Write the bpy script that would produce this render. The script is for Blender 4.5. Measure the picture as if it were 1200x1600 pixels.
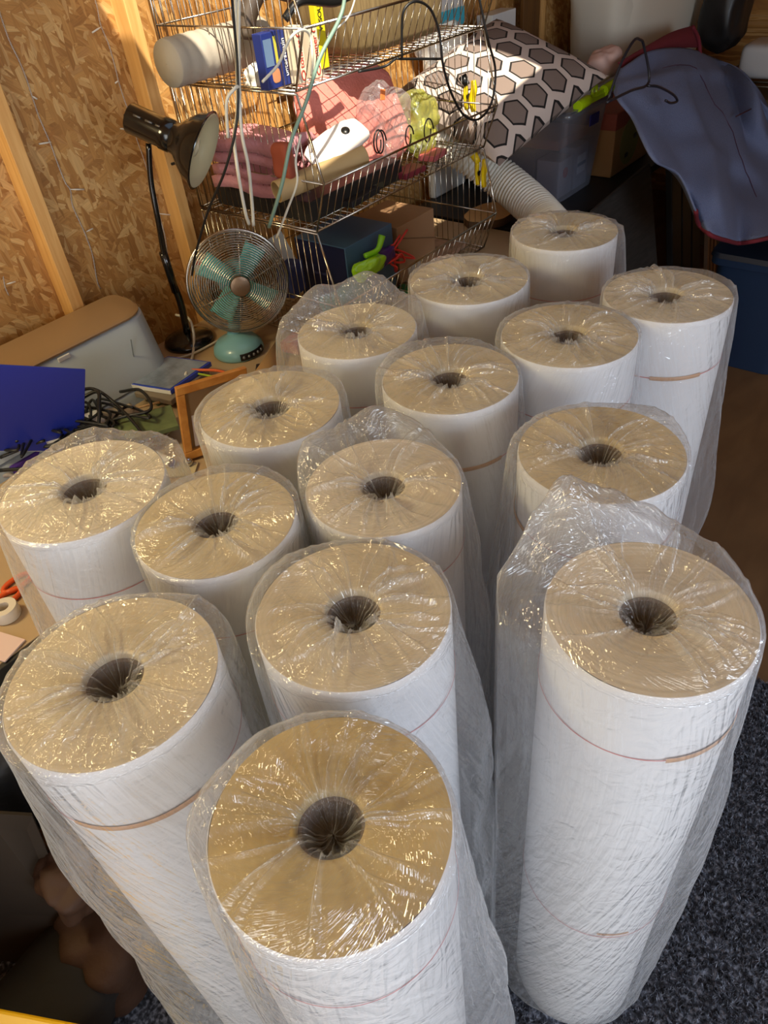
import bpy, math, random
import numpy as np
from mathutils import Vector, Matrix
PI=math.pi
sc=bpy.context.scene
for o in list(bpy.data.objects): bpy.data.objects.remove(o)
C=sc.collection
# ---------------------------------------------------------------- camera
# world frame: X runs along the boarded wall, Y towards it, Z up
CZ=1.728
_p,_r,FPX=math.radians(40.7),math.radians(-6.7),1150.0
def fw(v):   # view-azimuth frame -> world frame
    a=math.radians(43)
    return np.array([v[0]*math.sin(a)+v[1]*math.cos(a), -v[0]*math.cos(a)+v[1]*math.sin(a), v[2]])
_F=np.array([0,math.cos(_p),-math.sin(_p)]);_R=np.array([1.,0,0]);_U=np.cross(_R,_F)
cF=fw(_F);cR=fw(math.cos(_r)*_R+math.sin(_r)*_U);cU=fw(-math.sin(_r)*_R+math.cos(_r)*_U)
CO=np.array([0,0,CZ])
cam=bpy.data.cameras.new('camera');co=bpy.data.objects.new('camera',cam);C.objects.link(co)
M=Matrix(((cR[0],cU[0],-cF[0],0),(cR[1],cU[1],-cF[1],0),(cR[2],cU[2],-cF[2],CZ),(0,0,0,1)))
co.matrix_world=M
cam.sensor_fit='VERTICAL';cam.sensor_height=36;cam.lens=FPX/1600*36;cam.clip_start=.02
sc.camera=co
def ray(x,y): return cF+(x-600)/FPX*cR+(800-y)/FPX*cU
def PB(x,y,b):  # point seen at x,y on the vertical plane Y=b
    d=ray(x,y);return CO+d*(b/d[1])
def PZ(x,y,z):
    d=ray(x,y);return CO+d*((z-CZ)/d[2])
def PA(x,y,a):
    d=ray(x,y);return CO+d*(a/d[0])
# ---------------------------------------------------------------- world, lights, exposure
w=bpy.data.worlds.new('world');sc.world=w;w.use_nodes=True
w.node_tree.nodes['Background'].inputs[0].default_value=(.62,.78,1,1)
w.node_tree.nodes['Background'].inputs[1].default_value=1.0
sc.view_settings.view_transform='Standard';sc.view_settings.look='None'
sc.view_settings.exposure=0.0;sc.view_settings.gamma=1
sc.view_settings.use_curve_mapping=False
try:
    sc.cycles.transparent_max_bounces=32;sc.cycles.max_bounces=10
except Exception: pass
def area(name,loc,tgt,sx,sy,power,col):
    l=bpy.data.lights.new(name,'AREA');l.shape='RECTANGLE';l.size=sx;l.size_y=sy;l.energy=power;l.color=col
    o=bpy.data.objects.new(name,l);C.objects.link(o);o.location=loc
    o.rotation_euler=(Vector(tgt)-Vector(loc)).to_track_quat('-Z','Y').to_euler();return o
# daylight through the open double door behind the camera and the window in the right wall
area('door_daylight',(-1.6,-.50,1.45),(1.0,.45,.7),1.4,1.5,25,(1.0,.95,.84))
area('window_daylight',(.30,-2.28,1.60),(.8,.6,.7),1.3,1.1,50,(.76,.87,1.0))
sun=bpy.data.lights.new('sun','SUN');sun.energy=9.0;sun.angle=math.radians(.6);sun.color=(1,.90,.72)
so=bpy.data.objects.new('sun',sun);C.objects.link(so)
SUND=Vector((.42,.62,-1.05)).normalized()
so.rotation_euler=SUND.to_track_quat('-Z','Y').to_euler()
# added warm fill standing in for bounce off the sunlit boards
wl=area('warm_bounce_fill',(-.25,1.75,2.1),(.5,.7,.8),.34,.34,18,(1,.82,.44))
# ---------------------------------------------------------------- materials
def lin(c):
    return tuple(((x/255)/12.92 if x/255<=.04045 else ((x/255+.055)/1.055)**2.4) for x in c)+(1,)
MC={}
def mat(name,rgb,rough=.6,metal=0.0,bump=0,bscale=60,var=0,vscale=8,sss=0,trans=0,coat=0,spec=.5):
    if name in MC: return MC[name]
    m=bpy.data.materials.new(name);m.use_nodes=True;nt=m.node_tree;b=nt.nodes['Principled BSDF']
    b.inputs['Base Color'].default_value=lin(rgb);b.inputs['Roughness'].default_value=rough;b.inputs['Metallic'].default_value=metal
    b.inputs['Specular IOR Level'].default_value=spec
    if coat: b.inputs['Coat Weight'].default_value=coat;b.inputs['Coat Roughness'].default_value=.15
    tc=nt.nodes.new('ShaderNodeTexCoord')
    if var:
        n=nt.nodes.new('ShaderNodeTexNoise');n.inputs['Scale'].default_value=vscale;n.inputs['Detail'].default_value=5
        nt.links.new(tc.outputs['Object'],n.inputs['Vector'])
        mx=nt.nodes.new('ShaderNodeMixRGB');mx.blend_type='MULTIPLY';mx.inputs[0].default_value=1
        mr=nt.nodes.new('ShaderNodeMapRange');mr.inputs[1].default_value=.3;mr.inputs[2].default_value=.7
        mr.inputs[3].default_value=1-var;mr.inputs[4].default_value=1+var
        nt.links.new(n.outputs['Fac'],mr.inputs[0])
        mx.inputs[1].default_value=lin(rgb);nt.links.new(mr.outputs[0],mx.inputs[2]);nt.links.new(mx.outputs[0],b.inputs['Base Color'])
    if bump:
        n=nt.nodes.new('ShaderNodeTexNoise');n.inputs['Scale'].default_value=bscale;n.inputs['Detail'].default_value=4
        nt.links.new(tc.outputs['Object'],n.inputs['Vector'])
        bp=nt.nodes.new('ShaderNodeBump');bp.inputs['Strength'].default_value=bump;bp.inputs['Distance'].default_value=.01
        nt.links.new(n.outputs['Fac'],bp.inputs['Height']);nt.links.new(bp.outputs[0],b.inputs['Normal'])
    if trans: b.inputs['Transmission Weight'].default_value=trans
    MC[name]=m;return m
def N(nt,t,**k):
    n=nt.nodes.new(t)
    for a,v in k.items():
        if a.startswith('i_'):
            n.inputs[a[2:].replace('_',' ')].default_value=v
        else: setattr(n,a,v)
    return n
def ramp(nt,stops):
    r=nt.nodes.new('ShaderNodeValToRGB');e=r.color_ramp.elements
    e[0].position,e[0].color=stops[0];e[1].position,e[1].color=stops[-1]
    for p,c in stops[1:-1]:
        x=e.new(p);x.color=c
    return r
def film_mat(name,haze=.07,tint=(1,1,1),gr=.10,edge=.30,bump=.35,refl=.075,pleat=0):
    m=bpy.data.materials.new(name);m.use_nodes=True;nt=m.node_tree;nt.nodes.clear();L=nt.links.new
    out=N(nt,'ShaderNodeOutputMaterial');tr=N(nt,'ShaderNodeBsdfTransparent');tr.inputs[0].default_value=(*[.985*t for t in tint],1)
    gl=N(nt,'ShaderNodeBsdfGlossy');gl.inputs['Roughness'].default_value=gr
    df=N(nt,'ShaderNodeBsdfDiffuse');df.inputs[0].default_value=(.9*tint[0],.92*tint[1],.95*tint[2],1)
    tl=N(nt,'ShaderNodeBsdfTranslucent');tl.inputs[0].default_value=(.9*tint[0],.92*tint[1],.95*tint[2],1)
    md=N(nt,'ShaderNodeMixShader');md.inputs[0].default_value=.5;L(df.outputs[0],md.inputs[1]);L(tl.outputs[0],md.inputs[2])
    tc=N(nt,'ShaderNodeTexCoord');nz=N(nt,'ShaderNodeTexNoise');nz.inputs['Scale'].default_value=28;nz.inputs['Detail'].default_value=3;nz.inputs['Distortion'].default_value=1.5
    L(tc.outputs['Object'],nz.inputs['Vector'])
    bp=N(nt,'ShaderNodeBump');bp.inputs['Strength'].default_value=bump;bp.inputs['Distance'].default_value=.01;hsrc=nz.outputs['Fac']
    if pleat:
        at_=N(nt,'ShaderNodeAttribute',attribute_name='wv');rd=None
        for sc_,am in ((1.0,1.0),(2.3,.55)):
            n3=N(nt,'ShaderNodeTexNoise');n3.inputs['Scale'].default_value=sc_;n3.inputs['Detail'].default_value=2;n3.inputs['Distortion'].default_value=.3;L(at_.outputs['Vector'],n3.inputs['Vector'])
            a_=N(nt,'ShaderNodeMath',operation='SUBTRACT');L(n3.outputs['Fac'],a_.inputs[0]);a_.inputs[1].default_value=.5
            b_=N(nt,'ShaderNodeMath',operation='ABSOLUTE');L(a_.outputs[0],b_.inputs[0])
            c_=N(nt,'ShaderNodeMath',operation='MULTIPLY');L(b_.outputs[0],c_.inputs[0]);c_.inputs[1].default_value=pleat*am
            d_=N(nt,'ShaderNodeMath',operation='ADD');L(c_.outputs[0],d_.inputs[0]);L(rd if rd is not None else hsrc,d_.inputs[1]);rd=d_.outputs[0]
        hsrc=rd
    L(hsrc,bp.inputs['Height'])
    L(bp.outputs[0],gl.inputs['Normal'])
    lw=N(nt,'ShaderNodeLayerWeight');lw.inputs['Blend'].default_value=.5
    pw=N(nt,'ShaderNodeMath',operation='POWER');L(lw.outputs['Facing'],pw.inputs[0]);pw.inputs[1].default_value=3.5
    ma=N(nt,'ShaderNodeMath',operation='MULTIPLY_ADD');L(pw.outputs[0],ma.inputs[0]);ma.inputs[1].default_value=edge;ma.inputs[2].default_value=haze
    m1=N(nt,'ShaderNodeMixShader');L(ma.outputs[0],m1.inputs[0]);L(tr.outputs[0],m1.inputs[1]);L(md.outputs[0],m1.inputs[2])
    lw2=N(nt,'ShaderNodeLayerWeight');lw2.inputs['Blend'].default_value=.5;L(bp.outputs[0],lw2.inputs['Normal'])
    p2=N(nt,'ShaderNodeMath',operation='POWER');L(lw2.outputs['Facing'],p2.inputs[0]);p2.inputs[1].default_value=4.0
    f2=N(nt,'ShaderNodeMath',operation='MULTIPLY_ADD');L(p2.outputs[0],f2.inputs[0]);f2.inputs[1].default_value=.55;f2.inputs[2].default_value=refl;f2.use_clamp=True
    m2=N(nt,'ShaderNodeMixShader');L(f2.outputs[0],m2.inputs[0]);L(m1.outputs[0],m2.inputs[1]);L(gl.outputs[0],m2.inputs[2])
    L(m2.outputs[0],out.inputs[0]);MC[name]=m;return m
# ---------------------------------------------------------------- mesh building
def smoothpath(pts,n=8):
    pts=[np.array(p,float) for p in pts]
    if len(pts)<3: return pts
    P=[2*pts[0]-pts[1]]+pts+[2*pts[-1]-pts[-2]];out=[]
    for i in range(1,len(P)-2):
        for k in range(n):
            t=k/n;a,b,c,d=P[i-1],P[i],P[i+1],P[i+2]
            out.append(.5*((2*b)+(-a+c)*t+(2*a-5*b+4*c-d)*t*t+(-a+3*b-3*c+d)*t**3))
    out.append(pts[-1]);return out
class MB:
    def __init__(s): s.v=[];s.f=[];s.n=0
    def add(s,v,f):
        v=np.asarray(v,float);s.v.append(v);s.f+= [tuple(i+s.n for i in q) for q in f];s.n+=len(v);return s
    def box(s,c,d,rz=0,R=None):
        h=np.array(d)/2
        v=np.array([[x,y,z] for x in(-1,1) for y in(-1,1) for z in(-1,1)],float)*h
        if R is None:
            cc,ss=math.cos(rz),math.sin(rz);R=np.array([[cc,-ss,0],[ss,cc,0],[0,0,1]])
        v=v@np.asarray(R).T+np.array(c)
        return s.add(v,[(0,1,3,2),(4,6,7,5),(0,4,5,1),(2,3,7,6),(0,2,6,4),(1,5,7,3)])
    def box2(s,a,b): a=np.array(a,float);b=np.array(b,float);return s.box((a+b)/2,np.abs(b-a))
    def hexa(s,p):  # 8 corner points, bottom 4 then top 4
        return s.add(p,[(3,2,1,0),(4,5,6,7),(0,1,5,4),(1,2,6,5),(2,3,7,6),(3,0,4,7)])
    def tube(s,pts,r,n=8,sm=0,closed=False,caps=True):
        P=smoothpath(pts,sm) if sm else [np.array(p,float) for p in pts]
        P=np.array(P);m=len(P)
        T=np.zeros_like(P)
        for i in range(m):
            a=P[(i-1)%m] if (closed or i>0) else P[i];b=P[(i+1)%m] if (closed or i<m-1) else P[i]
            t=b-a;T[i]=t/(np.linalg.norm(t)+1e-12)
        u=np.cross(T[0],[0,0,1]);
        if np.linalg.norm(u)<.1:u=np.cross(T[0],[1,0,0])
        u/=np.linalg.norm(u);V=[];ang=np.arange(n)*2*PI/n
        rr=r if hasattr(r,'__len__') else [r]*m
        if hasattr(r,'__len__') and len(r)!=m: rr=np.interp(np.linspace(0,1,m),np.linspace(0,1,len(r)),r)
        for i in range(m):
            u=u-T[i]*(u@T[i]);u/=np.linalg.norm(u)+1e-12;w_=np.cross(T[i],u)
            V.append(P[i]+rr[i]*(np.cos(ang)[:,None]*u+np.sin(ang)[:,None]*w_))
        V=np.concatenate(V);F=[]
        for i in range(m if closed else m-1):
            j=(i+1)%m
            for k in range(n): F.append((i*n+k,i*n+(k+1)%n,j*n+(k+1)%n,j*n+k))
        if caps and not closed:
            F.append(tuple(range(n))[::-1]);F.append(tuple((m-1)*n+k for k in range(n)))
        return s.add(V,F)
    def lathe(s,prof,c=(0,0,0),axis=(0,0,1),n=48,caps=False,arc=None):
        ax=np.array(axis,float);ax/=np.linalg.norm(ax);u=np.cross(ax,[0,0,1])
        if np.linalg.norm(u)<.1:u=np.array([1.,0,0])
        u/=np.linalg.norm(u);w_=np.cross(ax,u)
        if arc: ang=np.radians(np.linspace(arc[0],arc[1],n))
        else: ang=np.arange(n)*2*PI/n
        V=np.concatenate([np.array(c)+ax*z+r*(np.cos(ang)[:,None]*u+np.sin(ang)[:,None]*w_) for r,z in prof]);F=[]
        for i in range(len(prof)-1):
            for k in range(n-1 if arc else n): F.append((i*n+k,i*n+(k+1)%n,(i+1)*n+(k+1)%n,(i+1)*n+k))
        if caps: F.append(tuple(range(n))[::-1]);F.append(tuple((len(prof)-1)*n+k for k in range(n)))
        return s.add(V,F)
    def sphere(s,c,r,n=20,sc_=(1,1,1)):
        V=[];F=[];m=n//2
        for i in range(m+1):
            for k in range(n):
                t=PI*i/m;p=2*PI*k/n;V.append([c[0]+r*sc_[0]*math.sin(t)*math.cos(p),c[1]+r*sc_[1]*math.sin(t)*math.sin(p),c[2]+r*sc_[2]*math.cos(t)])
        for i in range(m):
            for k in range(n): F.append((i*n+k,(i+1)*n+k,(i+1)*n+(k+1)%n,i*n+(k+1)%n))
        return s.add(V,F)
    def grid(s,V,nu,nv,wrap=False):
        F=[]
        for i in range(nu-1):
            for k in range(nv if wrap else nv-1): F.append((i*nv+k,i*nv+(k+1)%nv,(i+1)*nv+(k+1)%nv,(i+1)*nv+k))
        return s.add(V,F)
    def build(s,name,m,parent=None,smooth=False,bevel=0,solid=0,sub=0,shade=None):
        V=np.concatenate(s.v);off=np.array(WL(parent)) if parent else np.zeros(3)
        me=bpy.data.meshes.new(name);me.from_pydata((V-off).tolist(),[],s.f);me.update()
        for mm in (m if isinstance(m,(list,tuple)) else [m]): me.materials.append(mm)
        if smooth:
            me.shade_smooth()
        o=bpy.data.objects.new(name,me);C.objects.link(o)
        if parent: o.parent=parent
        if smooth=='auto':
            me.set_sharp_from_angle(angle=math.radians(40))
        if solid:
            md=o.modifiers.new('t','SOLIDIFY');md.thickness=solid;md.offset=0
        if bevel:
            md=o.modifiers.new('b','BEVEL');md.width=bevel;md.segments=3;md.limit_method='ANGLE';md.angle_limit=math.radians(40)
        if sub:
            md=o.modifiers.new('s','SUBSURF');md.levels=sub;md.render_levels=sub
        return o
def WL(o):
    v=np.zeros(3)
    while o: v=v+np.array(o.location);o=o.parent
    return v
def thing(name,label,cat,loc=(0,0,0),group=None):
    o=bpy.data.objects.new(name,None);C.objects.link(o);o.location=loc;o.empty_display_size=.05
    return tag(o,label,cat,group)
def tag(o,label,cat,group=None,kind=None):
    o['label']=label;o['category']=cat
    if group:o['group']=group
    if kind:o['kind']=kind
    return o
def struct(o): o['kind']='structure';return o
def text(s,size,o3,xdir,ydir,m,parent,name='lettering',depth=.0006,align='CENTER'):
    cu=bpy.data.curves.new(name,'FONT');cu.body=s;cu.size=size;cu.align_x=align;cu.align_y='CENTER';cu.extrude=depth
    tmp=bpy.data.objects.new('tmp',cu);C.objects.link(tmp)
    dg=bpy.context.evaluated_depsgraph_get();dg.update()
    me=bpy.data.meshes.new_from_object(tmp.evaluated_get(dg));bpy.data.objects.remove(tmp)
    x=Vector(xdir).normalized();y=Vector(ydir).normalized();z=x.cross(y);off=WL(parent) if parent else np.zeros(3)
    o=bpy.data.objects.new(name,me);C.objects.link(o);me.materials.clear();me.materials.append(m)
    o3=Vector(o3)-Vector(off)
    me.transform(Matrix(((x[0],y[0],z[0],o3[0]),(x[1],y[1],z[1],o3[1]),(x[2],y[2],z[2],o3[2]),(0,0,0,1))))
    if parent:o.parent=parent
    return o
def tri(x): return np.abs((x%1.0)*2-1)
def crumple(P,rng,f0,f1,n=7,amp=.3):
    h=np.zeros(len(P));tot=0
    for i in range(n):
        d=rng.normal(size=3);d/=np.linalg.norm(d);f=f0*(f1/f0)**(i/max(1,n-1));a=amp/f
        q=tri(P@d*f+rng.random()+.35*np.sin(P@rng.normal(size=3)*f*.35+rng.random()*6))
        h+=a*q
    return h
# ---------------------------------------------------------------- surfaces of the room
def osb_mat():
    m=bpy.data.materials.new('strand_board');m.use_nodes=True;nt=m.node_tree;L=nt.links.new;b=nt.nodes['Principled BSDF']
    tc=N(nt,'ShaderNodeTexCoord');col=None;hh=None
    nd=N(nt,'ShaderNodeTexNoise');nd.inputs['Scale'].default_value=9;nd.inputs['Detail'].default_value=1
    L(tc.outputs['Object'],nd.inputs['Vector'])
    base=lin((196,140,70))
    cols=[lin((158,108,52)),lin((176,124,62)),lin((188,138,74)),lin((212,170,108)),lin((166,112,54))]
    for i,(ang,sx,sz) in enumerate([(20,46,16),(-35,62,20),(75,54,16),(-75,40,13),(48,95,28),(5,80,22)]):
        mp=N(nt,'ShaderNodeMapping');mp.inputs['Rotation'].default_value=(0,math.radians(ang),0);mp.inputs['Scale'].default_value=(1,0.0,1);mp.inputs['Location'].default_value=(i*3.1,0,i*1.7)
        L(tc.outputs['Object'],mp.inputs[0])
        add=N(nt,'ShaderNodeMixRGB',blend_type='ADD');add.inputs[0].default_value=.015;L(mp.outputs[0],add.inputs[1]);L(nd.outputs['Color'],add.inputs[2])
        m2=N(nt,'ShaderNodeMapping');m2.inputs['Scale'].default_value=(sx,1,sz);L(add.outputs[0],m2.inputs[0])
        vo=N(nt,'ShaderNodeTexVoronoi');vo.inputs['Scale'].default_value=1;vo.inputs['Randomness'].default_value=1;L(m2.outputs[0],vo.inputs['Vector'])
        sp=N(nt,'ShaderNodeSeparateColor');L(vo.outputs['Color'],sp.inputs[0])
        rp=ramp(nt,[(0,cols[0]),(.3,cols[1]),(.55,cols[2]),(.8,cols[3]),(1,cols[4])]);L(sp.outputs[0],rp.inputs[0])
        # fine grain along the flake
        g=N(nt,'ShaderNodeTexNoise');g.inputs['Scale'].default_value=1;g.inputs['Detail'].default_value=3
        m3=N(nt,'ShaderNodeMapping');m3.inputs['Scale'].default_value=(260,1,14);L(add.outputs[0],m3.inputs[0]);L(m3.outputs[0],g.inputs['Vector'])
        gm=N(nt,'ShaderNodeMapRange');gm.inputs[1].default_value=.3;gm.inputs[2].default_value=.7;gm.inputs[3].default_value=.8;gm.inputs[4].default_value=1.12;L(g.outputs['Fac'],gm.inputs[0])
        mu=N(nt,'ShaderNodeMixRGB',blend_type='MULTIPLY');mu.inputs[0].default_value=1;L(rp.outputs[0],mu.inputs[1]);L(gm.outputs[0],mu.inputs[2])
        if col is None: col=mu.outputs[0];hh=sp.outputs[1]
        else:
            gt=N(nt,'ShaderNodeMath',operation='GREATER_THAN');L(sp.outputs[2],gt.inputs[0]);gt.inputs[1].default_value=.60
            mx=N(nt,'ShaderNodeMixRGB');L(gt.outputs[0],mx.inputs[0]);L(col,mx.inputs[1]);L(mu.outputs[0],mx.inputs[2]);col=mx.outputs[0]
            mh=N(nt,'ShaderNodeMixRGB');L(gt.outputs[0],mh.inputs[0]);L(hh,mh.inputs[1]);L(sp.outputs[1],mh.inputs[2]);hh=mh.outputs[0]
    L(col,b.inputs['Base Color']);b.inputs['Roughness'].default_value=.62
    bp=N(nt,'ShaderNodeBump');bp.inputs['Strength'].default_value=.35;bp.inputs['Distance'].default_value=.003;L(hh,bp.inputs['Height']);L(bp.outputs[0],b.inputs['Normal'])
    return m
def wood_mat(name,c1,c2,scale=(6,6,.8),rough=.6,bump=.1):
    m=bpy.data.materials.new(name);m.use_nodes=True;nt=m.node_tree;L=nt.links.new;b=nt.nodes['Principled BSDF']
    tc=N(nt,'ShaderNodeTexCoord');mp=N(nt,'ShaderNodeMapping');mp.inputs['Scale'].default_value=scale;L(tc.outputs['Object'],mp.inputs[0])
    n=N(nt,'ShaderNodeTexNoise');n.inputs['Scale'].default_value=4;n.inputs['Detail'].default_value=6;n.inputs['Distortion'].default_value=.6;L(mp.outputs[0],n.inputs['Vector'])
    r=ramp(nt,[(.3,lin(c1)),(.7,lin(c2))]);L(n.outputs['Fac'],r.inputs[0]);L(r.outputs[0],b.inputs['Base Color']);b.inputs['Roughness'].default_value=rough
    bp=N(nt,'ShaderNodeBump');bp.inputs['Strength'].default_value=bump;bp.inputs['Distance'].default_value=.003;L(n.outputs['Fac'],bp.inputs['Height']);L(bp.outputs[0],b.inputs['Normal'])
    return m
m_osb=osb_mat()
m_stud=wood_mat('planed_pine',(205,150,82),(228,180,112),(14,14,1.2))
m_brownfloor=wood_mat('brown_floor',(96,70,46),(112,84,56),(1,3,1),.55)
m_dark=mat('dark_paint',(26,25,25),.7)
WY=2.0
XE,XB,YR,ZC=5.0,-1.7,-2.4,2.45
# a thick strand-board wall panel, wall with door opening, etc.
struct(MB().box2((XB,WY,0),(XE,WY+.02,ZC)).build('wall_left',m_osb))
struct(MB().box2((XE,YR,0),(XE+.02,WY,ZC)).build('wall_far',m_osb))
# right wall with a window opening
mb=MB();mb.box2((XB,YR-.02,0),(-.45,YR,ZC));mb.box2((1.05,YR-.02,0),(XE,YR,ZC));mb.box2((-.45,YR-.02,0),(1.05,YR,.98));mb.box2((-.45,YR-.02,2.2),(1.05,YR,ZC));struct(mb.build('wall_right',m_osb))
# near wall with the door opening
mb=MB();mb.box2((XB-.02,YR,0),(XB,-1.2,ZC));mb.box2((XB-.02,.5,0),(XB,WY,ZC));mb.box2((XB-.02,-1.2,2.2),(XB,.5,ZC));struct(mb.build('wall_near',m_osb))
struct(MB().box2((XB,YR,-.02),(XE,WY,0)).build('floor',m_brownfloor))
# ceiling with an added opening, sized to aim the sun at the baskets
tgt=[Vector((1.35,1.98,1.12)),Vector((2.62,1.55,1.02))]
def up(p): t=(ZC-p.z)/(-SUND.z);return p-SUND*t
hx0=up(Vector((1.40,1.90,1.3))).x;hx1=up(Vector((2.62,1.8,1.1))).x
hy0=up(Vector((1.8,1.47,1.10))).y;hy1=up(Vector((1.8,2.0,1.62))).y
mb=MB();mb.box2((XB,YR,ZC),(XE,hy0,ZC+.02));mb.box2((XB,hy1,ZC),(XE,WY,ZC+.02));mb.box2((XB,hy0,ZC),(hx0,hy1,ZC+.02));mb.box2((hx1,hy0,ZC),(XE,hy1,ZC+.02))
struct(mb.build('ceiling',m_osb))
i=1
for x in (.07,.50,.93,1.36,1.79,2.22,2.68,3.08,3.50,3.93,4.36):
    struct(MB().box2((x-.019,WY-.060,0),(x+.019,WY,ZC)).build('trim_%d'%i,m_stud,bevel=.002));i+=1
struct(MB().box2((3.30,WY-.075,0),(3.44,WY-.058,ZC)).build('trim_%d'%i,wood_mat('varnished_board',(92,58,22),(120,80,30),(10,10,1)),bevel=.002));i+=1
# ---------------------------------------------------------------- rug
def carpet_mat():
    m=bpy.data.materials.new('charcoal_pile');m.use_nodes=True;nt=m.node_tree;L=nt.links.new;b=nt.nodes['Principled BSDF']
    tc=N(nt,'ShaderNodeTexCoord');n=N(nt,'ShaderNodeTexNoise');n.inputs['Scale'].default_value=110;n.inputs['Detail'].default_value=2;L(tc.outputs['Object'],n.inputs['Vector'])
    r=ramp(nt,[(.34,lin((30,32,40))),(.5,lin((66,70,82))),(.66,lin((134,140,156)))]);L(n.outputs['Fac'],r.inputs[0]);L(r.outputs[0],b.inputs['Base Color']);b.inputs['Roughness'].default_value=.9
    return m
m_carp=carpet_mat()
rug=thing('rug','charcoal grey speckled shag rug under the plastic-wrapped rolls','rug',(.3,0,0))
MB().box2((-.22,-1.1,.0),(1.47,1.15,.012)).build('rug_base',m_carp,rug)
rng=np.random.default_rng(5)
NB=110000
p=np.stack([rng.uniform(.2,1.47,NB),rng.uniform(-.62,.75,NB)],1)
h=rng.uniform(.010,.019,NB);
keep=np.ones(NB,bool)
for _q in ((.181,.279),(.163,.584),(.385,.426),(.568,.152),(.342,.91),(.401,.684),(.585,.541),(.807,.327),(.643,.824),(.866,.624),(.918,.871),(1.089,.526),(1.2,.81),(1.31,.442)):
    keep&=np.hypot(p[:,0]-_q[0],p[:,1]-_q[1])>.125
p=p[keep];h=h[keep];NB=len(p)
an=rng.uniform(0,2*PI,NB);wd=rng.uniform(.0012,.0024,NB);ln=rng.normal(0,.006,(NB,2))
V=np.zeros((NB,3,3));dx=np.stack([np.cos(an),np.sin(an)],1)*wd[:,None]
V[:,0,:2]=p-dx;V[:,1,:2]=p+dx;V[:,2,:2]=p+ln;V[:,0,2]=.011;V[:,1,2]=.011;V[:,2,2]=.012+h
me=bpy.data.meshes.new('pile');me.vertices.add(NB*3);V2=V.reshape(-1,3)-np.array([.3,0,0]);me.vertices.foreach_set('co',V2.ravel())
me.loops.add(NB*3);me.loops.foreach_set('vertex_index',np.arange(NB*3));me.polygons.add(NB);me.polygons.foreach_set('loop_start',np.arange(0,NB*3,3));me.update(calc_edges=True);me.validate()
me.materials.append(m_carp);o=bpy.data.objects.new('pile',me);C.objects.link(o);o.parent=rug;o['kind']='stuff'
# ---------------------------------------------------------------- the wrapped rolls
def end_mat(name,c,seed,ring=1.0):
    m=bpy.data.materials.new(name);m.use_nodes=True;nt=m.node_tree;L=nt.links.new;b=nt.nodes['Principled BSDF']
    tc=N(nt,'ShaderNodeTexCoord');sx=N(nt,'ShaderNodeSeparateXYZ');L(tc.outputs['Object'],sx.inputs[0])
    cb=N(nt,'ShaderNodeCombineXYZ');L(sx.outputs[0],cb.inputs[0]);L(sx.outputs[1],cb.inputs[1])
    ln_=N(nt,'ShaderNodeVectorMath',operation='LENGTH');L(cb.outputs[0],ln_.inputs[0])
    nw=N(nt,'ShaderNodeTexNoise');nw.inputs['Scale'].default_value=9;L(tc.outputs['Object'],nw.inputs['Vector'])
    a1=N(nt,'ShaderNodeMath',operation='MULTIPLY_ADD');L(nw.outputs['Fac'],a1.inputs[0]);a1.inputs[1].default_value=.012;L(ln_.outputs['Value'],a1.inputs[2])
    c2=N(nt,'ShaderNodeCombineXYZ');c2.inputs[1].default_value=seed;L(a1.outputs[0],c2.inputs[0])
    n1=N(nt,'ShaderNodeTexNoise');n1.inputs['Scale'].default_value=230;n1.inputs['Detail'].default_value=3;L(c2.outputs[0],n1.inputs['Vector'])
    k=lin(c);r=ramp(nt,[(.32,tuple(x*.80 for x in k[:3])+(1,)),(.5,k),(.72,tuple(min(1,x*1.18+.02) for x in k[:3])+(1,))])
    n2=N(nt,'ShaderNodeTexNoise');n2.inputs['Scale'].default_value=11;n2.inputs['Detail'].default_value=2;L(tc.outputs['Object'],n2.inputs['Vector'])
    mm=N(nt,'ShaderNodeMath',operation='MULTIPLY_ADD');L(n1.outputs['Fac'],mm.inputs[0]);mm.inputs[1].default_value=.45*ring
    m3=N(nt,'ShaderNodeMath',operation='MULTIPLY');L(n2.outputs['Fac'],m3.inputs[0]);m3.inputs[1].default_value=1-.45*ring;L(m3.outputs[0],mm.inputs[2])
    L(mm.outputs[0],r.inputs[0]);L(r.outputs[0],b.inputs['Base Color']);b.inputs['Roughness'].default_value=.65
    bp=N(nt,'ShaderNodeBump');bp.inputs['Strength'].default_value=.12;bp.inputs['Distance'].default_value=.002;L(n1.outputs['Fac'],bp.inputs['Height']);L(bp.outputs[0],b.inputs['Normal'])
    return m
m_body=mat('white_film_roll',(228,228,230),.42,bump=.12,bscale=7)
m_core=mat('cardboard_core',(96,76,62),.85,var=.2,vscale=40)
m_red=mat('red_print',(206,112,108),.6);m_tape=mat('tan_tape',(196,150,106),.5)
m_film=film_mat('clear_wrap',haze=.14,gr=.055,edge=.38,bump=.50,refl=.10,pleat=3.2)
m_wound=[end_mat('wound_edge_a',(212,199,171),1.3),end_mat('wound_edge_b',(206,190,154),4.1,.7),end_mat('wound_edge_c',(216,204,180),8.7,1.4),end_mat('wound_edge_d',(198,176,120),2.2,.4)]
ROLLH=1.08
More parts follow.
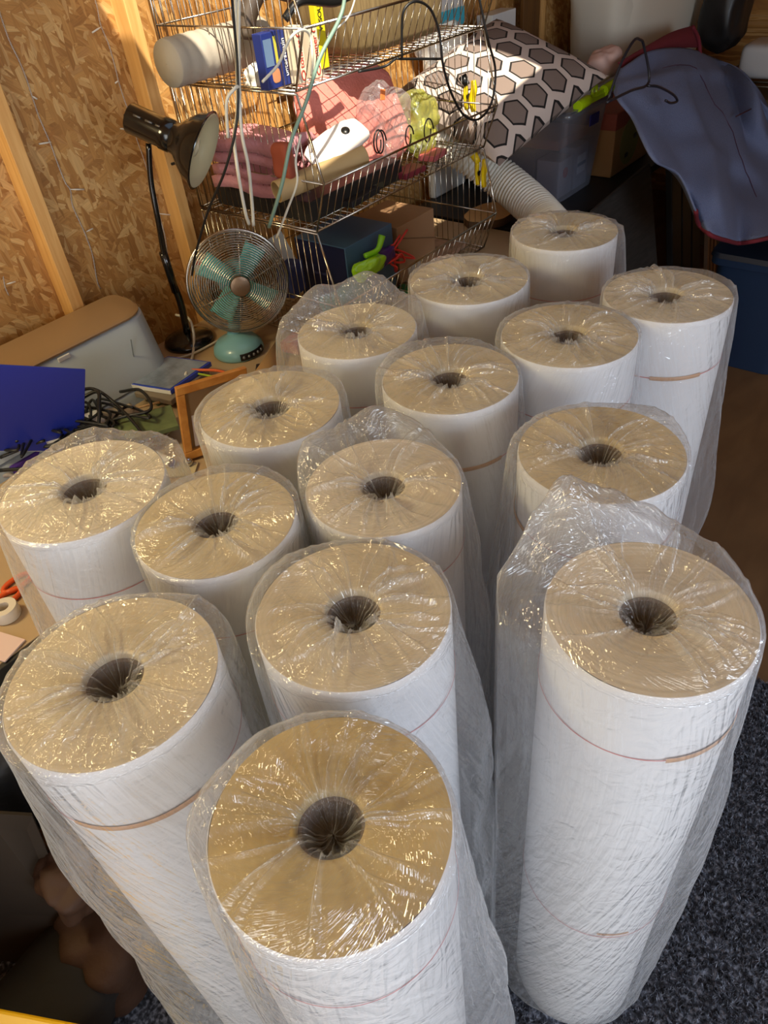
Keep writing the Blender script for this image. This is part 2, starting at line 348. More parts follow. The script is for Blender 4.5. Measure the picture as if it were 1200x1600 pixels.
# x, y, radius, z shift of top, seed, haze lobes [(azimuth right of view axis, width deg, dr, dz)], tape arcs, edge tone, label
def va(az): return 43-az
ROLLS=[
(.181,.279,.111,-.0,11,[(-85,24,.014,.003),(-40,30,.004,.003)],None,3,'nearest plastic-wrapped white roll, its plain tan top facing up in front','front',[(100,40,.035),(-100,40,.018)]),
(.163,.584,.117,.0,12,[(-130,40,.006,.0),(60,30,.012,.003)],(-165,-88),0,'plastic-wrapped white roll at the left front with a tan tape strip below its rim','tape',[(-110,40,.028)]),
(.385,.426,.114,.0,13,[(-60,35,.006,.004),(-120,40,.005,.0)],None,0,'plastic-wrapped white roll directly behind the nearest one, hole clearly open','',[(100,36,.045)]),
(.568,.152,.113,.0,14,[(-75,26,.048,.0),(-30,28,.030,.058),(14,26,.008,.040),(60,20,.004,.012)],(-140,-86),2,'plastic-wrapped white roll at the right front in a loose puffed-up bag on the rug','loose',[(-80,40,.035),(95,40,.022)]),
(.342,.91,.12,.0,15,[(60,28,.028,.006),(-10,30,.0,.012),(-100,30,.006,.0)],None,2,'leftmost plastic-wrapped white roll beside the tan desk edge with a fluted open hole','',[(-110,40,.024)]),
(.401,.684,.109,.0,16,[(30,50,.004,.004),(90,30,.004,.0)],None,1,'plastic-wrapped white roll between the leftmost roll and the roll with the folded-over bag','',[]),
(.585,.541,.109,.0,17,[(-50,30,.018,.016),(0,26,.006,.022),(30,20,.003,.012)],None,2,'plastic-wrapped white roll with a folded-over film pleat across its top, centre of the group','',[(100,36,.034)]),
(.807,.327,.115,.0,18,[(-80,30,.008,.002),(60,30,.006,.006)],(110,150),1,'plastic-wrapped white roll standing right behind the loose-bagged front right roll','',[(-90,36,.026)]),
(.643,.824,.115,.0,19,[(-100,40,.006,-.002),(60,30,.010,.0)],None,1,'plastic-wrapped white roll beside the wooden photo frame with a small smudge on its rim','',[(90,40,.02)]),
(.866,.624,.113,.0,20,[(-80,40,.007,-.002),(-20,50,.004,.008)],(-140,-100),1,'plastic-wrapped white roll in the middle with a frilly dark hole and short tape strip','',[(120,40,.02)]),
(.918,.871,.112,.0,21,[(-85,34,.030,.008),(-30,26,.014,.024),(15,26,.010,.030),(60,34,.018,.010)],None,1,'plastic-wrapped white roll in a puffed bag rising like a collar, near the fan','',[(80,40,.02)]),
(1.089,.526,.118,.0,22,[(-90,40,.006,.0)],None,1,'plastic-wrapped white roll touching the tall tape-banded roll at the far right','',[(100,40,.016)]),
(1.2,.81,.12,.0,23,[],None,1,'plastic-wrapped white roll just in front of the wire baskets','',[]),
(1.51,.76,.116,.0,24,[(100,50,.008,-.01)],None,1,'farthest plastic-wrapped white roll, below the end of the white duct hose','',[(100,40,.02)]),
(1.31,.442,.115,.0,25,[(70,40,.008,.002)],(-164,-118),0,'far right plastic-wrapped white roll with a tan tape band, full height in view','',[(95,40,.026)]),
]
def make_roll(i,x,y,R,dz,seed,lobes,tape,tone,label,low):
    rng=np.random.default_rng(seed);H=ROLLH;t=thing('wrapped_roll',label,'roll',(x,y,.013),'white rolls in clear plastic wrap')
    B=np.array([x,y,.013]);r0=R*.285;rc=r0*.9
    # body with slightly soft winding
    prof_z=[0.0,.004]+list(np.linspace(.05,H-.01,26))+[H-.003,H];n=128
    V=[];ang=np.arange(n)*2*PI/n
    ph=rng.random(4)*6
    for z in prof_z:
        rr=R*(1+.006*np.sin(3*ang+ph[0])*math.sin(z*5+ph[1])+.004*np.sin(5*ang+ph[2]+z*6))
        if z<.003: rr=rr-.003
        if z>H-.001: rr=rr-.0018
        V.append(np.stack([x+rr*np.cos(ang),y+rr*np.sin(ang),np.full(n,z+B[2])],1))
    mb=MB();mb.grid(np.concatenate(V),len(prof_z),n,True);mb.f.append(tuple(range(n))[::-1]);mb.build('roll_body',m_body,t,smooth=True)
    prof=[(R-.0017,H+.0)];
    for k in range(1,24):
        q=k/24;rr=R-.0017-(R-.0017-r0)*q;prof.append((rr,H+.00015*math.sin(q*40)+.0001*rng.normal()-.001*q))
    prof+=[(r0,H-.002),(r0*.97,H-.012)]
    MB().lathe(prof,B,n=96).build('wound_end',m_wound[tone],t,smooth=True)
    MB().lathe([(r0*.97,H-.010),(r0*.86,H-.012),(r0*.86,H-.30),(0.001,H-.30)],B,n=48).build('core_tube',m_core,t,smooth='auto')
    zr=.975+rng.normal()*.004
    MB().lathe([(R+.0012,zr-.0009),(R+.0016,zr),(R+.0012,zr+.0009)],B,n=96).build('printed_line',m_red,t,smooth=True)
    if tape:
        MB().lathe([(R+.0016,zr-.004),(R+.0022,zr-.0035),(R+.0022,zr+.0035),(R+.0016,zr+.004)],B,n=40,arc=(tape[0]-0,tape[1]-0)).build('tape_strip',m_tape,t,smooth=True)
    if i==3:
        MB().lathe([(R+.0012,.461),(R+.0016,.462),(R+.0012,.463)],B,n=96).build('printed_line',m_red,t,smooth=True)
        MB().lathe([(R+.0016,.470),(R+.0022,.471),(R+.0022,.475),(R+.0016,.476)],B,n=30,arc=(-152,-128)).build('tape_strip',m_tape,t,smooth=True)
    # ------ wrap
    n=420;ang=np.arange(n)*2*PI/n
    dr=np.zeros(n);dzz=np.zeros(n)
    for az,wd_,a,b_ in lobes:
        d=(np.degrees(ang)-va(az)+180)%360-180;g=np.exp(-(d/wd_)**2);dr+=a*g;dzz+=b_*g
    dlo=np.zeros(n)
    for az,wd_,a in low:
        d=(np.degrees(ang)-va(az)+180)%360-180;dlo+=a*np.exp(-(d/wd_)**2)
    others=[(q[0]-x,q[1]-y,q[2]) for q in ROLLS if (q[0],q[1])!=(x,y)]
    lim=np.full(n,9.)
    for ox,oy,oR in others:
        D=math.hypot(ox,oy);m_=R+(D-R-oR)*.5-.0006;ca=(np.cos(ang)*ox+np.sin(ang)*oy)/D
        lim=np.minimum(lim,np.where(ca>.05,m_/np.maximum(ca,.05),9.))
    lim=np.minimum(lim,9.)
    # random angular gather folds
    nf=40;fa=rng.random(nf)*2*PI;fw_=rng.uniform(.02,.09,nf);fh=rng.uniform(.0025,.011,nf);tw=rng.normal(0,3.2,nf)
    nf2=60;ga=rng.random(nf2)*2*PI;gw=rng.uniform(.03,.10,nf2);gh=rng.uniform(.002,.006,nf2)
    rows=[]
    hole=[(.04,-.050),(.15,-.048),(.30,-.044),(.45,-.038),(.6,-.030),(.72,-.022),(.84,-.014),(.97,-.006)]
    for q,z in hole:
        k=sum(gh[j]*np.clip(1-np.abs((ang-ga[j]+PI)%(2*PI)-PI)/gw[j],0,1) for j in range(nf2))
        rr=r0*q*.9+0*ang-k*q*.5;rr=np.clip(rr,.0008,None)
        P=np.stack([rr*np.cos(ang),rr*np.sin(ang),H+z+0*ang],1);cr=crumple(P,np.random.default_rng(seed+7),30,90,5,.5);zz=H+z+np.minimum(k,.012)*.5+cr*.8*(1-q)
        rows.append(np.stack([rr*np.cos(ang),rr*np.sin(ang),zz],1))
    nt_=46
    for kk in range(nt_):
        q=(kk/(nt_-1));r_edge=R+.0028+dr
        rr=r0*.96+(r_edge-r0*.96)*q
        f=np.zeros(n)
        for j in range(nf):
            c_=fa[j]+tw[j]*(rr-r0);wj=fw_[j]*(.6+.5*q)
            f+=fh[j]*np.clip(1-np.abs((ang-c_+PI)%(2*PI)-PI)/wj,0,1)*(1-.45*q)*math.exp(-((q-.3)/.8)**2)
        near=math.exp(-q*7)
        k=sum(gh[j]*np.clip(1-np.abs((ang-ga[j]+PI)%(2*PI)-PI)/(gw[j]*.8),0,1) for j in range(nf2))
        zz=H+.0026+f+np.minimum(k,.010)*near*.45-.007*near + dzz*(q**1.6)
        rr=np.minimum(rr,lim)
        P=np.stack([rr*np.cos(ang),rr*np.sin(ang),zz],1)
        cr=crumple(P,np.random.default_rng(seed+100),6,34,6,.16)
        cr-=cr.min();loose=np.clip(np.abs(dzz)*18+dr*10,0,1)
        P[:,2]+=cr*(.26*(1-.75*q**3)+.8*loose*q)
        rows.append(P)
    ns=96
    for kk in range(1,ns+1):
        q=kk/ns;z=H*(1-q)+0*ang
        dec=np.exp(-q*5)
        zz=z+.002+dzz*math.exp(-q*16)
        slow=.5+.5*np.sin(2*ang+seed+q*4)+.0*ang
        rr=R+.0032+dr*(.30+.70*math.exp(-q*3.2))+dlo*math.sin(min(1,q*1.6+.02)*PI*.5)**1.2+.004*slow*min(1,q*5)
        P=np.stack([rr*np.cos(ang),rr*np.sin(ang),zz],1)
        cr=crumple(P*np.array([1,1,.22]),np.random.default_rng(seed+100),6,34,6,.16);cr-=cr.min()
        loose=np.clip((dr+dlo*min(1,q*4))*18,0,1)
        rr=rr+cr*(.12+.75*loose)*min(1,.3+q*8)
        if q>.97: rr=rr*(1-.10*(q-.97)/.03)
        rr=np.minimum(rr,lim)
        P=np.stack([rr*np.cos(ang),rr*np.sin(ang),np.clip(zz,.001,None)],1);rows.append(P)
    V=np.concatenate(rows)+B
    o=MB().grid(V,len(rows),n,True).build('plastic_wrap',m_film,t,smooth=True)
    nr=len(rows);rad=np.concatenate([np.linspace(0,1,len(hole))*r0,np.linspace(r0,R,nt_),R+np.linspace(0,H,ns)*.13+.01])
    tw_=1+.0*rad;A=np.zeros((nr,n,3));sp_=2.6+0*rad
    aa=ang[None,:]+.9*np.sin(rad[:,None]*22+seed);kk_=np.where(np.arange(nr)<len(hole)+nt_,7.5,5.0)[:,None]
    A[:,:,0]=kk_*np.cos(aa)+seed*3;A[:,:,1]=kk_*np.sin(aa);A[:,:,2]=rad[:,None]*34
    at=o.data.attributes.new('wv','FLOAT_VECTOR','POINT');at.data.foreach_set('vector',A.ravel())
    return t
for i,(x,y,R,dz,seed,lobes,tape,tone,label,_,low) in enumerate(ROLLS):
    make_roll(i,x,y,R,dz,seed,lobes,tape,tone,label,low)

t=thing('shade_cabinet','unseen black drawer unit added to shade the space under the desk','drawer unit',(-.6,.85,0))  # out-of-view cabinet, added to keep door light from under the desk
MB().box2((-.92,.62,.001),(-.40,1.12,.66)).build('carcass',mat('drawer_black',(30,29,28),.6),t,bevel=.004)
for k in range(3): _d=MB().box2((-.402,.64,.03+k*.21),(-.394,1.10,.22+k*.21)).build('drawer',mat('drawer_front',(40,38,36),.5),t,bevel=.003);MB().tube([(-.382,.80,.13+k*.21),(-.382,.94,.13+k*.21)],.005,8).build('handle',mat('drawer_pull',(120,120,120),.3,1),_d,smooth='auto')
# ---------------------------------------------------------------- desks
DZ=.68
m_tan=mat('tan_laminate',(176,150,116),.45,var=.06,vscale=4)
m_black=mat('black_laminate',(30,29,28),.5)
m_blackpl=mat('black_plastic',(18,18,19),.35)
m_gloss=mat('black_gloss',(12,12,13),.18,coat=.5)
m_chrome=mat('chrome_wire',(186,178,166),.2,1.0)
m_white=mat('white_plastic',(225,225,222),.45)
m_ply=mat('pine_ply',(178,140,96),.6,var=.1)
EY=1.17
d=thing('desk','tan-topped desk with a thick black front edge along the boarded wall','desk',(1.0,1.55,0))
MB().box2((-.75,EY,DZ-.025),(2.40,1.935,DZ)).build('desk_top',m_tan,d,bevel=.002)
MB().box2((-.75,EY-.012,DZ-.085),(2.40,EY-.001,DZ-.001)).build('front_edge',m_black,d,bevel=.002)
for (x,y) in((-.70,1.22),(2.34,1.22),(-.70,1.88),(2.34,1.88)): MB().box((x,y,(DZ-.025)/2),(.05,.05,DZ-.026)).build('leg',m_black,d,bevel=.003)
d=thing('side_table','black topped table under the storage tub and blue jacket','table',(3.0,1.55,0))
MB().box2((2.425,1.27,DZ-.03),(4.05,1.93,DZ)).build('table_top',m_black,d,bevel=.003)
for (x,y) in((2.47,1.31),(4.0,1.31),(2.47,1.88),(4.0,1.88)): MB().box((x,y,(DZ-.03)/2),(.045,.045,DZ-.031)).build('leg',m_black,d,bevel=.003)
# ---------------------------------------------------------------- wire baskets
LX0,LX1,LYF,LYB=1.40,2.22,1.38,1.91
def basket(z0,label):
    t=thing('wire_basket',label,'basket',((LX0+LX1)/2,1.62,z0),'stacked chrome wire baskets')
    H=.331;rr=.0031;rw=.0013;yb=LYF+.05;lip=.13
    def side(x):
        m=MB()
        m.tube([(x,yb,z0+rr),(x,LYF,z0+lip),(x,yb,z0+H)],rr,8)
        m.tube([(x,yb,z0+rr),(x,LYB,z0+rr)],rr,8);m.tube([(x,yb,z0+H),(x,LYB,z0+H)],rr,8)
        m.tube([(x,LYF,z0+lip),(x,LYB,z0+lip)],rr*.8,8);m.tube([(x,LYB,z0+rr),(x,LYB,z0+H)],rr,8)
        n=20
        for k in range(n):
            y=yb+(LYB-yb)*(k+.5)/n;m.tube([(x,y,z0+rr),(x,y,z0+H)],rw,6)
        m.tube([(x,LYF+.016,z0+.085),(x,LYF+.016,z0+.178)],rw,6);m.tube([(x,LYF+.034,z0+.04),(x,LYF+.034,z0+.235)],rw,6)
        return m
    side(LX0).build('side_panel',m_chrome,t,smooth=True);side(LX1).build('side_panel',m_chrome,t,smooth=True)
    m=MB();m.tube([(LX0,yb,z0+rr),(LX1,yb,z0+rr)],rr,8);m.tube([(LX0,LYF,z0+lip),(LX1,LYF,z0+lip)],rr*1.1,8)
    n=27
    for k in range(1,n): x=LX0+(LX1-LX0)*k/n;m.tube([(x,yb,z0+rr),(x,LYF,z0+lip)],rw,6)
    m.build('front_lip',m_chrome,t,smooth=True)
    m=MB();m.tube([(LX0,LYB,z0+rr),(LX1,LYB,z0+rr)],rr,8);m.tube([(LX0,LYB,z0+H),(LX1,LYB,z0+H)],rr,8);m.tube([(LX0,LYB,z0+lip),(LX1,LYB,z0+lip)],rr*.8,8)
    for k in range(1,n): x=LX0+(LX1-LX0)*k/n;m.tube([(x,LYB,z0+rr),(x,LYB,z0+H)],rw,6)
    m.build('back_panel',m_chrome,t,smooth=True)
    m=MB()
    for k in range(1,n): x=LX0+(LX1-LX0)*k/n;m.tube([(x,yb,z0+rr),(x,LYB,z0+rr)],rw,6)
    for k in range(1,9): y=yb+(LYB-yb)*k/9;m.tube([(LX0,y,z0+rr+.002),(LX1,y,z0+rr+.002)],rw,6)
    m.build('wire_floor',m_chrome,t,smooth=True)
Z1,Z2,Z3=.684,1.019,1.354
basket(Z1,'lowest chrome wire basket, standing on the tan desk, holding the blue box')
basket(Z2,'middle chrome wire basket holding the pink cushion and cardboard tube')
basket(Z3,'topmost chrome wire basket holding the ribbed hamper and small boxes')
# ---------------------------------------------------------------- helper shapes
def rbox(name,a,b,m,parent=None,bevel=.004,rz=0,R=None):
    a=np.array(a,float);b=np.array(b,float);return MB().box((a+b)/2,np.abs(b-a),rz,R).build(name,m,parent,bevel=bevel)
def rotz(d): c,s=math.cos(math.radians(d)),math.sin(math.radians(d));return np.array([[c,-s,0],[s,c,0],[0,0,1]])
def rotx(d): c,s=math.cos(math.radians(d)),math.sin(math.radians(d));return np.array([[1,0,0],[0,c,-s],[0,s,c]])
def roty(d): c,s=math.cos(math.radians(d)),math.sin(math.radians(d));return np.array([[c,0,s],[0,1,0],[-s,0,c]])
def blob(name,c,dim,m,parent=None,seed=0,amp=.12,R=None,n=56,pw=.6,f=8):
    """soft stuffed shape: superellipsoid with crumpled surface"""
    rng=np.random.default_rng(seed);mm=n//2;V=[]
    for i in range(mm+1):
        for k in range(n):
            t=PI*i/mm-PI/2;p_=2*PI*k/n
            g=lambda v:math.copysign(abs(v)**pw,v)
            V.append([g(math.cos(t))*g(math.cos(p_))*.5,g(math.cos(t))*g(math.sin(p_))*.5,g(math.sin(t))*.5])
    V=np.array(V);W=V*np.array(dim)
    cr=crumple(W,rng,f,f*4,6,.3);cr=(cr-cr.mean());W=W+V*2*cr[:,None]*amp*4*min(dim)/max(.05,min(dim))
    if R is not None: W=W@np.asarray(R).T
    W=W+np.array(c);m_=MB();m_.grid(W,mm+1,n,True);return m_.build(name,m,parent,smooth=True)
def sheet(name,rows,m,parent=None,thick=.002,sub=2,seed=0,amp=0.0):
    V=np.array(rows,float);nu,nv=V.shape[:2];m_=MB();m_.grid(V.reshape(-1,3),nu,nv)
    o=m_.build(name,m,parent,smooth=True)
    md=o.modifiers.new('s','SUBSURF');md.levels=sub;md.render_levels=sub
    md=o.modifiers.new('t','SOLIDIFY');md.thickness=thick;md.offset=0
    return o
# ---------------------------------------------------------------- gooseneck lamp
BY=1.78
t=thing('desk_lamp','black gooseneck desk lamp with a bell shade in front of the boarded wall','lamp',(1.20,1.80,DZ))
MB().lathe([(.001,0),(.076,0),(.078,.006),(.073,.016),(.045,.026),(.02,.034),(.001,.036)],(1.195,1.855,DZ),n=48).build('base',m_gloss,t,smooth=True)
J=PB(232,224,BY-.01)
neck=[np.array([1.195,1.855,DZ+.03]),PB(281,470,1.835),PB(262,420,1.81),PB(248,350,BY),PB(236,285,BY),J]
MB().tube(neck,[.011,.011,.010,.0075,.0075,.0075],12,sm=6).build('gooseneck',m_gloss,t,smooth=True)
MB().tube([PB(274,455,1.828),PB(255,395,1.80)],.0115,12).build('neck_sleeve',m_gloss,t,smooth=True)
p0=PB(201,183,BY+.0);p1=PB(318,236,BY-.155);ax=(p1-p0)/np.linalg.norm(p1-p0);L_=np.linalg.norm(p1-p0)
hr=.036
MB().lathe([(.001,0),(hr-.004,.0),(hr,.005),(hr,.085),(hr+.003,.09),(hr+.003,.112),(hr,.118)],p0,ax,40).build('socket_housing',m_gloss,t,smooth='auto')
sh=[(hr,.112),(.040,.128),(.060,.145),(.080,.168),(.091,.198),(.094,L_-.004),(.096,L_),(.093,L_)]
_sh=MB().lathe(sh+[(.089,.198),(.078,.17),(.05,.148)],p0,ax,56).build('shade',m_gloss,t,smooth='auto')
MB().lathe([(.001,.146),(.05,.150),(.077,.172),(.088,.20),(.0925,L_-.001)],p0,ax,56).build('shade_lining',mat('cream_enamel',(196,186,150),.35),_sh,smooth=True)
MB().lathe([(.001,L_-.012),(.022,L_-.018),(.032,L_-.040),(.026,L_-.065),(.014,L_-.09)],p0,ax,28).build('bulb',mat('bulb_glass',(225,220,190),.12),_sh,smooth=True)
u_=np.cross(ax,[0,0,1]);u_/=np.linalg.norm(u_);w_=np.cross(u_,ax)
for s_ in (.022,.052,.078):
    q=p0+ax*s_+u_*(hr*.80)+w_*(hr*.62);MB().tube([q,q+ax*.018],.0026,6).build('vent_slot',mat('vent_grey',(120,116,108),.3,.6),t,smooth=True)
MB().tube([p0-ax*.001,p0-ax*.012],.003,8).build('switch',m_blackpl,t,smooth=True)
q=p0+ax*.14-w_*.052;MB().tube([q,q-ax*.018-w_*.014],.0035,8).build('shade_screw',m_blackpl,t,smooth=True)
# ---------------------------------------------------------------- fan
m_teal=mat('turquoise_enamel',(122,174,184),.35,coat=.3)
m_tealb=mat('turquoise_blade',(112,204,200),.4)
FC=PB(372,441,1.66);fd=CO-FC;fd[2]*=.40;fd=fd@rotz(-4);fd/=np.linalg.norm(fd)
FR=.142
t=thing('desk_fan','turquoise desk fan with a chrome wire cage standing beside the lamp','fan',(1.235,1.70,DZ))
bx,by=1.232,1.665
MB().lathe([(.001,0),(.072,0),(.076,.008),(.073,.024),(.060,.040),(.036,.050),(.022,.058),(.001,.06)],(bx,by,DZ),n=48).build('base',m_teal,t,smooth=True)
mb=MB();mb.lathe([(.077,.006),(.0775,.018),(.073,.026)],(bx,by,DZ),n=24,arc=(-128,-60));_cp=mb.build('control_panel',m_blackpl,t,smooth=True)
for k in range(5):
    a=math.radians(-120+k*12);MB().sphere((bx+.0765*math.cos(a),by+.0765*math.sin(a),DZ+.016),.0045,10).build('speed_button',mat('grey_button',(120,124,128),.4),_cp,smooth=True)
fu=np.cross([0,0,1],fd);fu/=np.linalg.norm(fu);fv=np.cross(fd,fu)
hb=FC-fd*.055
MB().tube([(bx,by+.01,DZ+.05),hb-np.array([0,0,.05])-fd*.03,hb-fd*.04],[.02,.016,.02],16,sm=5).build('stem',m_teal,t,smooth=True)
MB().lathe([(.001,-.125),(.03,-.122),(.048,-.105),(.055,-.08),(.055,-.045),(.048,-.03),(.001,-.028)],FC,fd,40).build('motor_housing',m_teal,t,smooth=True)
def cage(depth,nr,nm):
    mb=MB()
    for k in range(nr):
        q=(k+1)/nr;r_=.028+(FR-.028)*q;zz=depth*math.sqrt(max(0,1-(q*.97)**2.2))
        pts=[FC+fd*zz+r_*(math.cos(a)*fu+math.sin(a)*fv) for a in np.arange(56)*2*PI/56]
        mb.tube(pts,.0014,6,closed=True)
    for j in range(nm):
        a=2*PI*(j+.3)/nm;pts=[]
        for q in np.linspace(0,1,12):
            r_=.028+(FR-.028)*q;zz=depth*math.sqrt(max(0,1-(q*.97)**2.2))-.001*np.sign(depth);pts.append(FC+fd*zz+r_*(math.cos(a)*fu+math.sin(a)*fv))
        mb.tube(pts,.0014,6)
    return mb
_fg=cage(.052,19,6).build('front_grille',m_chrome,t,smooth=True)
cage(-.050,14,6).build('rear_grille',m_chrome,t,smooth=True)
MB().tube([FC+(FR+.001)*(math.cos(a)*fu+math.sin(a)*fv) for a in np.arange(72)*2*PI/72],.0042,8,closed=True).build('cage_rim',m_chrome,t,smooth=True)
MB().lathe([(.029,.046),(.030,.052),(.027,.058),(.018,.060),(.001,.0605)],FC,fd,40).build('hub_badge',mat('brushed_badge',(150,128,108),.35,.9),_fg,smooth='auto')
MB().lathe([(.001,.022),(.020,.020),(.024,.012),(.024,-.018),(.001,-.02)],FC,fd,30).build('blade_hub',m_teal,t,smooth='auto')
for k in range(4):
    a0=math.radians(43+90*k+4);V=[]
    for q in np.linspace(0,1,8):
        r_=.02+.092*q
        for s_ in np.linspace(-1,1,7):
            wdt=.022+.012*q;lx=r_;ly=s_*wdt+.006*q;lz=s_*.012*(1-.3*q)
            x_=math.cos(a0)*lx-math.sin(a0)*ly;y_=math.sin(a0)*lx+math.cos(a0)*ly
            V.append(FC+fu*x_+fv*y_+fd*lz)
    mb=MB();mb.grid(np.array(V),8,7);mb.build('blade',m_tealb,t,smooth=True,solid=.0018)
# price-like red and white sticker on the cage left
q=FC+fd*.0-fu*0;MB()
ls=FC-fd*.045-fu*.085+fv*.055
mb=MB();mb.add([ls+fu*a+fv*b for a,b in((-.026,-.022),(.022,-.026),(.024,.022),(-.022,.028))],[(0,1,2,3)]);_ws=mb.build('warning_sticker',mat('sticker_white',(216,214,204),.5),t,solid=.0008)
mb=MB();mb.add([ls+fd*.0012+fu*a+fv*b for a,b in((-.018,.006),(.004,.004),(-.005,.024))],[(0,1,2)]);mb.build('sticker_triangle',mat('sticker_red',(214,70,44),.5),_ws,solid=.0006)
# ---------------------------------------------------------------- printer
m_prf=mat('printer_pale',(176,188,198),.38);m_prt=mat('printer_lid',(150,120,86),.32)
t=thing('printer','pale grey printer with a flat brown lid against the boarded wall','printer',(.55,1.81,DZ))
def slab(prof_f,prof_b,x0,x1,rc,zt):pass
def printer_shell(z0,z1,yf0,yf1,yb,x0,x1,rc,n=10):
    rows=[]
    for z,yf in ((z0,yf0),(z1-.008,yf1-.004),(z1,yf1)):
        ins=.0 if z<z1 else .006
        pts=[(x0,yb-ins),(x0,yf+ins)]
        for k in range(n+1):
            a=-PI/2+PI/2*k/n;pts.append((x1-rc-ins+rc*math.cos(a),yf+ins+rc+rc*math.sin(a)))
        for k in range(n+1):
            a=PI/2*k/n;pts.append((x1-.03-ins+.03*math.cos(a),yb-ins-.03+.03*math.sin(a)))
        rows.append([(px,py,z) for px,py in pts])
    V=np.array(rows).reshape(-1,3);m=len(rows[0]);mb=MB();mb.grid(V,3,m,True);mb.f.append(tuple(2*m+k for k in range(m)));mb.f.append(tuple(range(m))[::-1]);return mb
printer_shell(DZ,DZ+.035,1.700,1.712,1.93,.12,1.045,.06).build('printer_base',mat('printer_base_grey',(150,160,170),.4),t,smooth='auto')
printer_shell(DZ+.038,DZ+.198,1.712,1.760,1.93,.12,1.045,.085).build('printer_body',m_prf,t,smooth='auto')
printer_shell(DZ+.199,DZ+.212,1.757,1.760,1.93,.12,1.04,.085).build('printer_lid',m_prt,t,smooth='auto')
q=PZ(98,553,DZ+.195);MB().box((.755,1.755,DZ+.188),(.035,.006,.012)).build('lid_catch',m_white,t,bevel=.002)
MB().box((.93,1.7345,DZ+.11),(.0015,.003,.12),R=rotx(17)).build('panel_seam',mat('seam_grey',(110,118,126),.5),t)
# ---------------------------------------------------------------- blue ring binder
m_blue=mat('blue_vinyl',(26,44,150),.4)
t=thing('ring_binder','royal blue folder standing on edge in front of the printer','folder',(.62,1.66,DZ))
A_=PB(137,578,1.64);Bq=PB(130,690,1.60);
R0=PB(134,577,1.57);L0=PB(-70,566,1.67);R1=PZ(131,705,DZ+.001);L1=R1+(L0-R0);o_=np.array([.01,.9,.2])
mb=MB();mb.hexa([R1,R1+[0,.006,0],L1+[0,.006,0],L1,R0,R0+[0,.006,0],L0+[0,.006,0],L0]);mb.build('front_cover',m_blue,t,bevel=.002)
e=np.array([-.02,.022,.003]);mb=MB();mb.hexa([R1+e,R1+e+[0,.004,0],L1+e+[0,.004,0],L1+e,R0+e,R0+e+[0,.004,0],L0+e+[0,.004,0],L0+e]);mb.build('back_cover',m_white,t,bevel=.001)
# ---------------------------------------------------------------- blue disc case on small pile
m_case=mat('clear_blue_sleeve',(122,134,150),.18,coat=.6,var=.35,vscale=22)
CZc=DZ+.052
for nm,lab,z_,rz_,c_ in (('booklet','dull green booklet lying under the blue disc case',DZ+.009,-10,(86,96,60)),('booklet','grey brown leaflet pile under the blue disc case',DZ+.030,12,(120,108,92))):
    P=PZ(262,600,z_);tag(MB().box((P[0]+.01,P[1]-.01,z_),(.17,.13,.016),math.radians(rz_)).build(nm,mat(lab[:8],c_,.7,var=.15),bevel=.002),lab,'booklet')
P=[PZ(190,598,CZc),PZ(266,610,CZc),PZ(330,565,CZc),PZ(262,556,CZc)]
t=thing('disc_case','blue disc case with a glossy picture cover and white spine, in front of the printer','case',tuple((sum(P)/4)[:2])+(CZc-.014,))
dn=np.array([0,0,-.014])
mb=MB();mb.hexa([q+dn for q in P]+[q for q in P]);mb.build('shell',mat('cobalt_plastic',(30,60,170),.25,coat=.4),t,bevel=.002)
cc=sum(P)/4;mb=MB();mb.hexa([cc+(q-cc)*.92+[0,0,.0002] for q in P]+[cc+(q-cc)*.92+[0,0,.0012] for q in P]);mb.build('cover_sheet',m_case,t)
mb=MB();o1=np.cross(P[1]-P[0],[0,0,1]);o1/=np.linalg.norm(o1);mb.hexa([P[0]+dn*.9+o1*.0012,P[1]+dn*.9+o1*.0012,P[1]+dn*.9,P[0]+dn*.9,P[0]+dn*.1+o1*.0012,P[1]+dn*.1+o1*.0012,P[1]+dn*.1,P[0]+dn*.1]);mb.build('white_spine',m_white,t)
# ---------------------------------------------------------------- wooden photo frame
m_fr=wood_mat('honey_frame',(176,112,44),(206,146,72),(8,8,8),.4)
A0=PZ(283,716,DZ+.003);ztop=PZ(283,716,DZ)[2]
t=thing('photo_frame','honey wooden picture frame propped upright, a white sheet in it','frame',(A0[0],A0[1],DZ))
# corners: bottom-left, bottom-right, top-right, top-left as the frame leans back
BL=PZ(288,716,DZ+.003);TL=PB(272,604,BL[1]+.02);TR_=PZ(382,571,TL[2]);wv=TR_-TL;BR=BL+wv
Lw=np.linalg.norm(wv);fx=wv/Lw;hv=TL-BL;Lh=np.linalg.norm(hv);fy=hv/Lh;fz=np.cross(fx,fy);fz/=np.linalg.norm(fz);bw=.020;dp=.022
def fbox(nm,u0,u1,v0,v1,w0,w1,m,bev=.002):
    g=lambda u,v,w:BL+fx*u+fy*v+fz*w
    return MB().hexa([g(u0,v0,w0),g(u1,v0,w0),g(u1,v1,w0),g(u0,v1,w0),g(u0,v0,w1),g(u1,v0,w1),g(u1,v1,w1),g(u0,v1,w1)]).build(nm,m,t,bevel=bev)
fbox('frame_rail',0,Lw,0,bw,0,dp,m_fr);fbox('frame_rail',0,Lw,Lh-bw,Lh,0,dp,m_fr);fbox('frame_rail',0,bw,bw,Lh-bw,0,dp,m_fr);fbox('frame_rail',Lw-bw,Lw,bw,Lh-bw,0,dp,m_fr)
fbox('backing_board',bw,Lw-bw,bw,Lh-bw,.003,.006,mat('kraft_back',(150,124,92),.8),0)
fbox('white_sheet',bw+.01,Lw-bw-.01,bw+.004,Lh*.56,.0075,.0085,mat('sheet_white',(214,206,204),.7),0)
